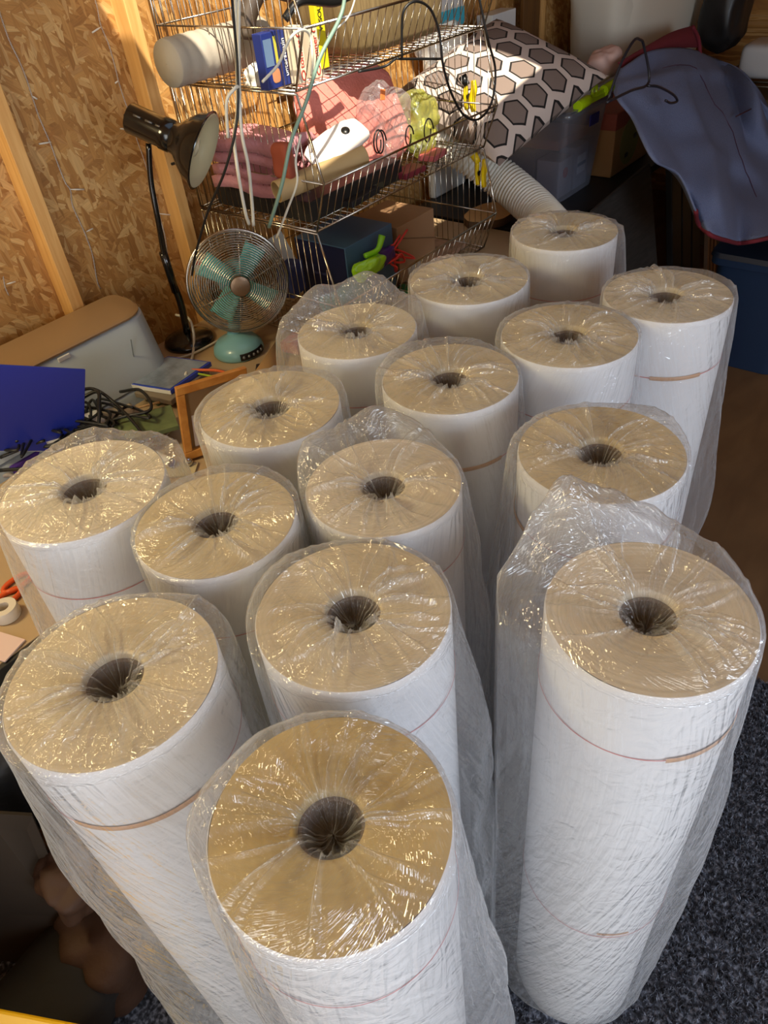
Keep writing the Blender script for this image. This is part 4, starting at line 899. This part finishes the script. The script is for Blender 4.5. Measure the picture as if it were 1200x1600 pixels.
MB().lathe([(.001,0),(.02,0)],(tx0+.07,ty0+.0185,fz+.09),(0,-1,0),24).build('red_disc',mat('disc_red',(176,44,50),.5),t,solid=.001)
# ---------------------------------------------------------------- patterned pillow
def hex_mat():
    m=bpy.data.materials.new('hex_weave');m.use_nodes=True;nt=m.node_tree;L=nt.links.new;b=nt.nodes['Principled BSDF']
    uv=N(nt,'ShaderNodeAttribute',attribute_name='pil')
    def vm(op,a,bv=None,**k):
        n_=N(nt,'ShaderNodeVectorMath',operation=op);L(a,n_.inputs[0])
        if bv is not None:
            if hasattr(bv,'links') or not isinstance(bv,tuple): L(bv,n_.inputs[1])
            else: n_.inputs[1].default_value=bv
        return n_.outputs[0]
    S=(1,1.7320508,1);H_=(.5,.8660254,.5)
    p=vm('MULTIPLY',uv.outputs['Vector'],(9.5,8.2,0))
    def cell(v):
        n_=N(nt,'ShaderNodeVectorMath',operation='MODULO')
        a=vm('ADD',v,(100,173.20508,0));L(a,n_.inputs[0]);n_.inputs[1].default_value=S
        return vm('SUBTRACT',n_.outputs[0],H_)
    a=cell(p);c=cell(vm('SUBTRACT',p,H_))
    def hd(v):
        ab_=vm('ABSOLUTE',v);d=N(nt,'ShaderNodeVectorMath',operation='DOT_PRODUCT');L(ab_,d.inputs[0]);d.inputs[1].default_value=(.5,.8660254,0)
        sx=N(nt,'ShaderNodeSeparateXYZ');L(ab_,sx.inputs[0]);mx=N(nt,'ShaderNodeMath',operation='MAXIMUM');L(d.outputs['Value'],mx.inputs[0]);L(sx.outputs[0],mx.inputs[1]);return mx.outputs[0]
    mn=N(nt,'ShaderNodeMath',operation='MINIMUM');L(hd(a),mn.inputs[0]);L(hd(c),mn.inputs[1])
    r=ramp(nt,[(0,lin((128,112,104))),(.325,lin((120,104,98))),(.33,lin((26,22,22))),(.385,lin((26,22,22))),(.39,lin((206,190,180))),(1,lin((212,196,186)))])
    r.color_ramp.interpolation='CONSTANT';L(mn.outputs[0],r.inputs[0])
    L(r.outputs[0],b.inputs['Base Color']);b.inputs['Roughness'].default_value=.9
    bp=N(nt,'ShaderNodeBump');bp.inputs['Strength'].default_value=.4;bp.inputs['Distance'].default_value=.004;L(mn.outputs[0],bp.inputs['Height']);L(bp.outputs[0],b.inputs['Normal'])
    return m
def pillow(c,Rm,w_,h_,th):
    nu,nv=44,36;V=[];UV=[];F=[]
    for side in (1,-1):
        for i in range(nu):
            for j in range(nv):
                u=i/(nu-1)*2-1;v=j/(nv-1)*2-1
                e=(1-abs(u)**2.6)*(1-abs(v)**2.6);z=side*th*.5*max(0,e)**.5
                pin=1-.10*(1-abs(u)**2)*0-.06*abs(v)**2*(1-u*u);pin2=1-.06*abs(u)**2*(1-v*v)
                V.append([u*w_/2*pin2*(1-.04*(1-v*v)*abs(u)**6),v*h_/2*pin,z]);UV.append([u*w_/2+ .5,v*h_/2+.5,0])
    V=np.array(V);W=V@np.asarray(Rm).T+np.array(c);m_=MB()
    m_.grid(W[:nu*nv],nu,nv);m_.grid(W[nu*nv:],nu,nv);return m_,UV,nu*nv
cp=PB(778,137,1.58)
t=thing('patterned_pillow','pillow with a beige and brown hexagon pattern lying over the tub','pillow',tuple(cp))
Rm=rotz(-47)@rotx(24)@rotz(40)
mb,UV,nn=pillow(cp,Rm,.60,.52,.18)
o=mb.build('pillow_cover',[hex_mat()],t,smooth=True)
at=o.data.attributes.new('pil','FLOAT_VECTOR','POINT');at.data.foreach_set('vector',np.array(UV).ravel())
# ---------------------------------------------------------------- small white box behind the pillow
P=PB(800,62,1.80);t=thing('white_carton','small white box with grey printed lines behind the pillow','box',(P[0],1.8,1.03))
bx0=PB(770,50,1.86)[0];bx1=PB(806,50,1.86)[0];zt=PB(795,16,1.86)[2];zb=zt-.16
MB().box2((bx0,1.862,zb),(bx1,1.936,zt)).build('carton',m_white,t,bevel=.002)
for k in range(3): MB().box2((bx0+.02,1.8605,zb+.075-k*.014),(bx1-.035-.012*k,1.8616,zb+.0765-k*.014)).build('printed_line',mat('grey_ink',(120,120,116),.6),t)
tag(rbox('stacked_crate',(bx0-.04,1.862,DZ+.001),(bx1+.05,1.936,zb-.001),m_black),'dark crate under the small white box at the wall','crate')
# white and cyan bag behind the baskets
P=PB(705,22,1.87)
t=thing('white_cyan_bag','white and cyan plastic pack standing behind the right of the baskets','bag',(P[0],1.9,DZ))
x0_=2.36;
xa=PB(668,30,1.90)[0];xb=PB(725,30,1.90)[0];zc=PB(700,22,1.90)[2]
rbox('pack_body',(xa,1.90,DZ+.001),(xb,1.935,1.46),m_white,t,bevel=.01);rbox('cyan_band',(xa-.001,1.8985,zc-.045),(xb+.001,1.8998,zc+.012),mat('cyan_band',(70,190,214),.5),t,bevel=0)
tag(blob('clear_pouch',PB(690,62,1.80),(.22,.10,.09),m_clear,seed=51,amp=.18),'crumpled clear plastic pouch above the pillow behind the basket wires','pouch')
# ---------------------------------------------------------------- printed cardboard box beside the tub
t=thing('printed_box','orange-brown printed cardboard box right of the storage tub','box',(3.2,1.45,DZ))
xa=tx1+.065;
MB().box2((xa,1.36,DZ+.001),(xa+.36,1.60,DZ+.245)).build('carton',mat('printed_kraft',(164,120,72),.7,var=.06),t,bevel=.006)
MB().box2((xa-.0008,1.3592,DZ+.18),(xa+.3608,1.6008,DZ+.2455)).build('red_band',mat('brick_band',(150,72,54),.7),t,bevel=.006)
MB().lathe([(.001,0),(.09,0)],(xa+.15,1.3590,DZ+.11),(0,-1,0),40).build('olive_disc',mat('olive_disc',(132,122,66),.7),t,solid=.0008)
for dx_,dz_ in ((.17,.19),(.20,.12),(.13,.06)): blob('black_splash',(xa+dx_,1.3575,DZ+dz_),(.03,.002,.02),m_blackpl,t,seed=int(dx_*100),amp=.1)
# ---------------------------------------------------------------- fabric tote
m_tote=mat('cream_canvas',(226,218,200),.85,bump=.12,bscale=6)
PL=PB(900,60,1.75);t=thing('canvas_hamper','cream canvas laundry hamper behind the blue jacket','hamper',(3.55,1.6,DZ))
n=80;ang=np.arange(n)*2*PI/n;rows=[]
hx,hy=4.12,1.735;hw,hd_=.56,.175
rngh=np.random.default_rng(2)
for z,s_ in [(DZ+.002,.82),(DZ+.12,.86),(DZ+.26,.91),(DZ+.40,.96),(DZ+.53,1.0),(DZ+.60,1.03),(DZ+.64,1.04),(DZ+.635,1.02),(DZ+.40,.95)]:
    cxx=np.sign(np.cos(ang))*np.abs(np.cos(ang))**.45;cyy=np.sign(np.sin(ang))*np.abs(np.sin(ang))**.45
    wr=1+.018*np.sin(ang*5+z*9)+.012*np.sin(ang*9-z*14)
    rows.append(np.stack([hx+hw*s_*wr*cxx,hy+hd_*s_*wr*cyy,np.full(n,z)+.012*np.sin(ang*3)*(z>DZ+.3)],1))
mb=MB();mb.grid(np.concatenate(rows),len(rows),n,True);mb.f.append(tuple(range(n))[::-1]);mb.build('canvas_wall',m_tote,t,smooth=True)
MB().tube([rows[5][k]+np.array([0,0,.0]) for k in range(n)],.006,8,closed=True).build('rim_seam',mat('pink_beige',(206,186,170),.8),t,smooth=True)
# ---------------------------------------------------------------- blue jacket
m_jac=mat('blue_grey_fleece',(106,116,148),.95,bump=.35,bscale=220,var=.10,vscale=300)
m_burg=mat('burgundy_trim',(112,28,42),.85)
t=thing('fleece_jacket','blue grey fleece jacket with burgundy trim draped over the black table edge','jacket',tuple(PB(1080,200,1.1)))
J=[ # rows top to bottom, each point (px,py,depth)
 [(962,112,1.30),(1000,86,1.33),(1040,76,1.36),(1085,80,1.38),(1120,96,1.36),(1160,120,1.16),(1200,170,1.0)],
 [(952,135,1.24),(1000,112,1.23),(1045,98,1.25),(1090,100,1.26),(1130,120,1.22),(1168,150,1.16),(1205,200,1.08)],
 [(958,158,1.20),(1005,135,1.17),(1050,122,1.16),(1095,130,1.17),(1135,155,1.13),(1170,185,1.08),(1208,230,1.01)],
 [(975,185,1.17),(1015,170,1.13),(1058,160,1.10),(1098,172,1.09),(1138,200,1.06),(1172,225,1.01),(1210,262,.96)],
 [(992,222,1.15),(1030,215,1.11),(1068,208,1.07),(1104,220,1.05),(1140,240,1.01),(1176,262,.97),(1212,295,.93)],
 [(1018,254,1.14),(1048,258,1.09),(1080,256,1.05),(1110,264,1.02),(1144,280,.98),(1178,298,.95),(1214,320,.91)],
 [(1058,272,1.12),(1072,300,1.08),(1092,306,1.04),(1116,312,1.00),(1148,322,.97),(1180,332,.94),(1215,345,.91)],
 [(1086,330,1.10),(1096,352,1.07),(1110,368,1.03),(1130,376,.99),(1155,380,.96),(1184,376,.93),(1216,366,.91)]]
rows=[]
fold=np.random.default_rng(7)
_last=[.86,.84,.81,.78,.75,.72,.68]
for i,r in enumerate(J):
    t_=(i/7)**1.1;r=[(x,y,J[0][k][2]*(1-t_)+_last[k]*t_) for k,(x,y,b_) in enumerate(r)]
    rr=[]
    for k,(x,y,b_) in enumerate(r): rr.append(PB(x,y,b_+.014*math.sin(k*2.1+i*.9)+.010*math.sin(i*2.4-k)))
    rows.append(rr)
# upsample with Catmull-Rom then add folds
def upsample(rows,f=5):
    R1=np.array([smoothpath(r,f) for r in rows]);R2=np.array([smoothpath(list(R1[:,k]),f) for k in range(R1.shape[1])]).transpose(1,0,2);return R2
G=upsample(rows,6);nu,nv=G.shape[:2]
uu,vv=np.meshgrid(np.linspace(0,1,nu),np.linspace(0,1,nv),indexing='ij')
fo=.034*np.abs(np.sin((vv*1.0-uu*.55)*9+1.0))**1.5*np.exp(-((uu-.35)/.45)**2)+.012*np.sin((vv+uu*.6)*15)*np.exp(-((uu-.25)/.25)**2)+.010*np.sin(vv*11+uu*3)
for (k0,k1,aa_,ww_) in ((.30,.52,.030,.05),(.48,.74,-.024,.045),(.60,.60,.020,.035),(.18,.34,-.022,.05),(.80,.92,.018,.04)):
    cen=k0+(k1-k0)*uu;fo=fo+aa_*np.exp(-((vv-cen)/ww_)**2)*np.clip(1.15-uu,0,1)*np.clip(uu*6,0,1)
fo=fo+.014*np.exp(-((uu-.16-.10*np.sin(vv*5))/.035)**2)*(vv<.75)+.012*np.exp(-((uu-.66+.05*vv)/.04)**2)*(vv>.25)*(vv<.7)
nrm=np.array([-.35,-.85,.35]);G=G+fo[:,:,None]*nrm
mb=MB();mb.grid(G.reshape(-1,3),nu,nv);mb.build('jacket_shell',m_jac,t,smooth=True,solid=.006)
hem=[G[-1,k] for k in range(nv)][:]
MB().tube(hem,.008,8).build('burgundy_hem',m_burg,t,smooth=True)
MB().tube([G[8,k]+nrm*.006 for k in range(int(nv*.28),int(nv*.42))]+[G[int(8+ (k-int(nv*.42))*1.6),k]+nrm*.005 for k in range(int(nv*.42),min(nv,int(nv*.42)+16))],.0018,6).build('seam',mat('seam_burg',(74,44,66),.9),t,smooth=True)
C1=upsample([[PB(966,98,1.31),PB(1010,72,1.34),PB(1050,50,1.38),PB(1082,40,1.40)],[PB(975,112,1.31),PB(1012,88,1.33),PB(1055,76,1.37),PB(1096,74,1.39)]],6)
mb=MB();mb.grid(C1.reshape(-1,3),*C1.shape[:2]);mb.build('burgundy_collar',m_burg,t,smooth=True,solid=.006)
C2=upsample([[PB(1082,40,1.40),PB(1090,62,1.39),PB(1096,86,1.38)],[PB(1089,44,1.41),PB(1094,62,1.40),PB(1093,86,1.40)]],4)
MB().tube([PB(1082,42,1.395),PB(1091,60,1.385),PB(1094,84,1.37)],.009,8,sm=6).build('collar_edge',m_burg,t,smooth=True)
S2=upsample([[PB(1105,92,1.42),PB(1150,104,1.26),PB(1185,140,1.14),PB(1215,200,1.04)],[PB(1100,130,1.36),PB(1145,160,1.24),PB(1180,200,1.1),PB(1215,250,1.0)]],6)
mb=MB();mb.grid(S2.reshape(-1,3),*S2.shape[:2]);mb.build('sleeve',m_jac,t,smooth=True,solid=.008)
MB().tube([PB(1150,182,1.06),PB(1186,164,1.04)],.003,6).build('pocket_zip',mat('zip_dark',(60,26,36),.5),t,smooth=True)
# hanger hook under it
cable('clothes_hanger',[PB(950,156,1.10),PB(970,100,1.10),PB(990,64,1.10),PB(1000,62,1.10),PB(1006,72,1.10),PB(1014,128,1.08),PB(985,142,1.08),PB(948,160,1.08)],.0042,mat('hanger_blk',(28,28,38),.4),'black clothes hanger lying on the shoulders of the blue jacket','hanger',sm=5)
cable('hanger_hook',[PB(1012,134,1.07),PB(1030,136,1.05),PB(1052,148,1.04),PB(1058,158,1.04),PB(1048,161,1.04),PB(1040,157,1.04)],.0042,mat('hanger_blk',(1,1,1)),'curved black hanger hook lying across the blue jacket front','hook',sm=5)
blob('pink_fabric',PB(945,100,1.42),(.20,.10,.10),mat('blush_fabric',(214,178,166),.9),seed=60,amp=.06);tag(bpy.data.objects['pink_fabric'],'blush pink fabric under the jacket beside the pillow tip','fabric')
# ---------------------------------------------------------------- boards leaning in front of the black table
mgw=wood_mat('grey_board',(44,40,38),(62,57,53),(3,18,18),.6)
xa=PB(938,330,1.20)[0]
tag(MB().hexa([(2.66,1.10,.002),(3.26,1.10,.002),(3.26,1.12,.002),(2.66,1.12,.002),(2.66,1.225,.70),(3.16,1.225,.735),(3.16,1.245,.735),(2.66,1.245,.70)]).build('leaning_board',mgw,bevel=.006),'dark grey wood-grain board leaning against the black table','board')
for k in range(3):
    x_=3.29+k*.115
    tag(MB().hexa([(x_,1.06,.002),(x_+.10,1.06,.002),(x_+.10,1.09,.002),(x_,1.09,.002),(x_,1.19,.74),(x_+.10,1.19,.74),(x_+.10,1.22,.74),(x_,1.22,.74)]).build('black_board',mat('blk_panel',(24,25,28),.5),bevel=.004),['black folded panel next to the grey leaning board','middle black folded panel under the jacket','black folded panel beside the pale slats'][k],'panel','black folded panels')
for k in range(3):
    x_=3.66+k*.045
    tag(MB().hexa([(x_,1.04,.002),(x_+.022,1.04,.002),(x_+.022,1.06,.002),(x_,1.06,.002),(x_,1.15,.66),(x_+.022,1.15,.66),(x_+.022,1.17,.66),(x_,1.17,.66)]).build('timber_batten',mat('pale_slat',(176,150,128),.6),bevel=.003),['left pale wooden slat below the jacket hem','middle pale wooden slat below the jacket hem','right pale wooden slat below the jacket hem'][k],'slat','pale slats below the jacket')
# blue bin
t=thing('blue_bin','dark blue plastic bin standing on the brown floor at the right edge','bin',(3.45,.70,0))
rows=[];n=48
def rr_(cx_,cy_,w_,d_,z,r=.05):
    pts=[]
    for (sx_,sy_,a0) in ((1,1,0),(-1,1,90),(-1,-1,180),(1,-1,270)):
        for k in range(8):
            a=math.radians(a0+90*k/7);pts.append((cx_+sx_*(w_/2-r)+r*math.cos(a),cy_+sy_*(d_/2-r)+r*math.sin(a),z))
    return np.array(pts)
bx_,by_=3.27,.68
rows=[rr_(bx_,by_,.48,.30,.002),rr_(bx_,by_,.52,.34,.44),rr_(bx_,by_,.56,.38,.442),rr_(bx_,by_,.56,.38,.47)]
mb=MB();mb.grid(np.concatenate(rows),4,len(rows[0]),True);mb.f.append(tuple(range(len(rows[0])))[::-1]);mb.build('bin_wall',mat('navy_bin',(24,44,74),.4),t,smooth='auto')
mb=MB();rows=[rr_(bx_,by_,.57,.39,.471),rr_(bx_,by_,.56,.38,.49)];m_=len(rows[0]);mb.grid(np.concatenate(rows),2,m_,True);mb.f.append(tuple(m_+k for k in range(m_)));mb.build('bin_lid',mat('navy_bin2',(16,28,50),.4),t,smooth='auto')
# dark shelving at the far right
t=thing('wire_shelf','wire shelf over brown crates in the dark far corner','shelf',(4.6,1.3,0))
m_dw=mat('dull_wire',(110,104,92),.4,.8)
z_=.80
mb=MB()
for y in (1.0,1.40): mb.tube([(4.20,y,z_),(4.95,y,z_)],.005,6)
for k in range(9): x_=4.22+k*.09;mb.tube([(x_,1.0,z_),(x_,1.40,z_)],.003,6)
mb.build('wire_deck',m_dw,t,smooth=True)
for (x_,y) in((4.20,1.0),(4.95,1.0),(4.20,1.4),(4.95,1.4)): MB().tube([(x_,y,.002),(x_,y,z_+.01)],.010,8).build('leg',m_dw,t,smooth=True)
for k in range(2): tag(rbox('brown_crate',(4.24+k*.36,1.03,.002),(4.56+k*.36,1.37,z_-.06),mat('brown_crate',(92,72,44),.7)),['brown crate under the wire shelf, nearer the hamper','brown crate under the wire shelf, farther corner'][k],'crate','brown crates under the wire shelf')
t=thing('toy_speaker','grey white rounded appliance with a dark arch on the wire shelf','appliance',(4.35,1.2,z_))
q=PB(1085,45,1.2)
blob('shell',(4.40,1.20,z_+.085),(.24,.20,.15),mat('pale_grey_shell',(190,190,192),.3),t,amp=0,pw=.35)
MB().lathe([(.001,0),(.08,0),(.082,.01),(.001,.012)],(4.38,1.095,z_+.05),(0,-1,0),32).build('dark_arch',m_blackpl,t,smooth='auto')
tag(blob('black_bag',(4.35,1.42,z_+.30),(.26,.2,.36),mat('black_bag',(28,27,28),.4),seed=70,amp=.06,pw=.6),'black bulky bag behind the grey white appliance','bag')
t=thing('small_screen','lit small screen with a pale frame at the top right corner','screen',(4.7,1.05,z_))
ps=[PB(1152,62,.98),PB(1200,62,.98)]
MB().box((4.78,1.06,z_+.12),(.24,.02,.20)).build('bezel',mat('bezel_silver',(190,176,156),.3,.4),t,bevel=.006)
ms=bpy.data.materials.new('screen_glow');ms.use_nodes=True;b_=ms.node_tree.nodes['Principled BSDF'];b_.inputs['Emission Color'].default_value=(.75,.88,1,1);b_.inputs['Emission Strength'].default_value=1.0
MB().box((4.78,1.0485,z_+.12),(.19,.002,.15)).build('display',ms,t)
MB().box((4.78,1.07,z_+.012),(.10,.08,.012)).build('foot',m_blackpl,t)
# ---------------------------------------------------------------- cables hanging from above over the baskets
YC=1.33
cable('hanging_cable',[PB(368,-30,1.46),PB(368,30,1.44),PB(370,80,1.42),PB(371,170,1.40),PB(366,215,1.42),PB(372,270,1.42),PB(383,330,1.45),PB(389,350,1.47)],.0042,m_wc,'cream cable hanging straight down in front of the baskets, left one','cable','cream cables hanging over the baskets')
cable('hanging_cable',[PB(374,-30,1.46),PB(373,60,1.42),PB(374,150,1.38),PB(378,210,1.38),PB(388,260,1.40),PB(394,320,1.45),PB(396,352,1.47)],.0042,m_wc,'cream cable hanging down in front of the baskets, bulging to the right','cable','cream cables hanging over the baskets')
cable('black_cable',[PB(360,-30,1.46),PB(366,40,1.40),PB(371,110,1.38),PB(370,190,1.38),PB(352,265,1.42),PB(325,330,1.50),PB(306,395,1.60),PB(300,430,1.66)],.0030,m_cab,'thin black cable hanging past the baskets to the fan','cable')
cable('green_cable',[PB(540,-40,1.33),PB(534,20,1.33),PB(500,90,1.33),PB(478,160,1.35),PB(455,220,1.36),PB(440,290,1.38),PB(420,355,1.45)],.0045,mat('sage_cable',(122,150,136),.45),'sage green cable slanting down across the basket corner','cable')
cable('thin_cream_cable',[PB(560,-20,1.36),PB(545,25,1.36),PB(520,50,1.36)],.002,m_wc,'thin cream wire near the hamper rim at the top','cable')
cable('thin_cream_cable',[PB(470,210,1.35),PB(462,250,1.36),PB(464,285,1.36),PB(450,325,1.40),PB(432,372,1.46)],.0030,m_wc,'thin cream wire bending down beside the sage green cable','cable')
cable('loop_cable',[PB(410,128,1.36),PB(435,100,1.36),PB(452,62,1.36),PB(470,47,1.35),PB(484,55,1.36),PB(488,90,1.36),PB(487,118,1.38)],.0032,m_wc,'cream cable looped over the front corner of the topmost basket','cable')
cable('loop_cable',[PB(356,215,1.40),PB(354,160,1.38),PB(365,140,1.37),PB(372,135,1.37)],.0036,m_wc,'short cream cable loop left of the hanging pair','cable')
cable('charger_cable',[PB(628,90,1.36),PB(628,40,1.35),PB(632,14,1.34),PB(650,2,1.33),PB(672,14,1.33),PB(686,50,1.33),PB(692,100,1.33),PB(705,145,1.33),PB(725,180,1.33),PB(748,186,1.33),PB(768,160,1.33),PB(774,110,1.33),PB(762,60,1.33),PB(745,-20,1.34)],.0034,m_cab,'black cable in a big loop hanging before the patterned pillow','cable')
cable('black_lead',[PB(690,92,1.36),PB(628,92,1.37),PB(618,92,1.38),PB(600,104,1.40),PB(560,112,1.42)],.0032,m_cab,'black lead lying along the rim above the pink cushion','cable')
# ---------------------------------------------------------------- string lights on the wall
m_sil=mat('silver_wire',(206,200,190),.3,.7)
def lights(pts,label,bulbs):
    P=smoothpath([PB(x,y,WY-.004) for x,y in pts],8);t=thing('string_lights',label,'string lights',tuple(P[0]),'string lights on the boarded wall')
    A1=[];A2=[]
    P=np.array(P);seg=np.r_[0,np.cumsum(np.linalg.norm(np.diff(P,axis=0),axis=1))];s_=np.arange(0,seg[-1],.003)
    Q=np.stack([np.interp(s_,seg,P[:,k]) for k in range(3)],1);ph=s_/.018*2*PI
    o1=np.stack([np.cos(ph)*.0013,np.sin(ph)*.0013,0*ph],1)
    mb=MB();mb.tube(list(Q+o1),.0008,5);mb.tube(list(Q-o1),.0008,5);mb.build('twisted_wire',m_sil,t,smooth=True)
    for (x0_,y0_,x1_,y1_) in bulbs:
        a=PB(x0_,y0_,WY-.005);b=PB(x1_,y1_,WY-.007);MB().tube([a,a+(b-a)*.4,b],[.0010,.0022,.0020],8).build('bulb',mat('led_cap',(222,214,196),.3),t,smooth=True)
lights([(-5,5),(3,30),(14,62),(30,95),(42,125),(50,150),(62,185),(78,222),(90,255),(102,285),(110,297),(113,320),(124,345),(135,370),(145,400),(152,440),(158,452)],'string light strand nearest the left stud, hanging in a wavy line',[(50,150,58,155),(80,222,61,225),(110,296,131,296),(135,362,145,357)])
lights([(146,-8),(152,12),(157,38),(170,70),(180,105),(185,126),(194,155),(205,185),(213,215),(224,246),(236,285),(245,312),(250,338),(258,370),(262,400)],'string light strand running down behind the black lamp head',[(158,42,144,51),(185,126,180,130),(204,203,188,201),(249,334,270,336)])
lights([(5,432),(8,448),(14,462)],'short end of string lights left of the near stud',[(10,444,24,440)])
# ---------------------------------------------------------------- things in the dark below the desk
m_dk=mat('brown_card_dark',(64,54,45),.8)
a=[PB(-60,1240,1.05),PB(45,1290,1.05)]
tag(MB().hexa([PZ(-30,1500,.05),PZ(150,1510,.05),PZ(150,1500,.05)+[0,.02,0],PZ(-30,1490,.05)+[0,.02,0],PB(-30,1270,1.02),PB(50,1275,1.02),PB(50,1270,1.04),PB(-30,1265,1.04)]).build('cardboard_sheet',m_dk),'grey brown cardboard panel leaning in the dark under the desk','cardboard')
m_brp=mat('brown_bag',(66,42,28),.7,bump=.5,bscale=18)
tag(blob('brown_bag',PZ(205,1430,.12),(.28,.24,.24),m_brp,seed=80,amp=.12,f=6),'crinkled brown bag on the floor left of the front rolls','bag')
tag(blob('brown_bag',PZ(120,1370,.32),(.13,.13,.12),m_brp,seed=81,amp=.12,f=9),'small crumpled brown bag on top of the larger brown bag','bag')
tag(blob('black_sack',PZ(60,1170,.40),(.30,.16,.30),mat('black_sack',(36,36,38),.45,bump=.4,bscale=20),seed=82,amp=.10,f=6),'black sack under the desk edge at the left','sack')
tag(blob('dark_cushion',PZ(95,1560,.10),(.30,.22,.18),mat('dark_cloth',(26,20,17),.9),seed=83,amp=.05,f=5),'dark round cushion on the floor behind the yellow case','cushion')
t=thing('yellow_case','yellow edge of a tool case at the bottom left corner','case',tuple(PZ(60,1610,.30)*[1,1,0]))
q0,q1=PZ(-60,1563,.34),PZ(195,1612,.34);dd=np.cross(q1-q0,[0,0,1]);dd/=np.linalg.norm(dd);
if dd@(cF*[1,1,0])>0: dd=-dd
t.location=tuple(((q0+q1)/2+dd*.08)*[1,1,0])
mb=MB();mb.hexa([q*[1,1,0]+[0,0,.014] for q in (q0,q1,q1+dd*.16,q0+dd*.16)]+[q0,q1,q1+dd*.16,q0+dd*.16]);mb.build('case_shell',mat('tool_yellow',(232,180,10),.4),t,bevel=.008)
mb=MB();mb.hexa([q*[1,1,0]+[0,0,.20] for q in (q0-dd*.002,q1-dd*.002,q1,q0)]+[q*[1,1,0]+[0,0,.215] for q in (q0-dd*.002,q1-dd*.002,q1,q0)]);mb.build('lid_seam',m_blackpl,t)
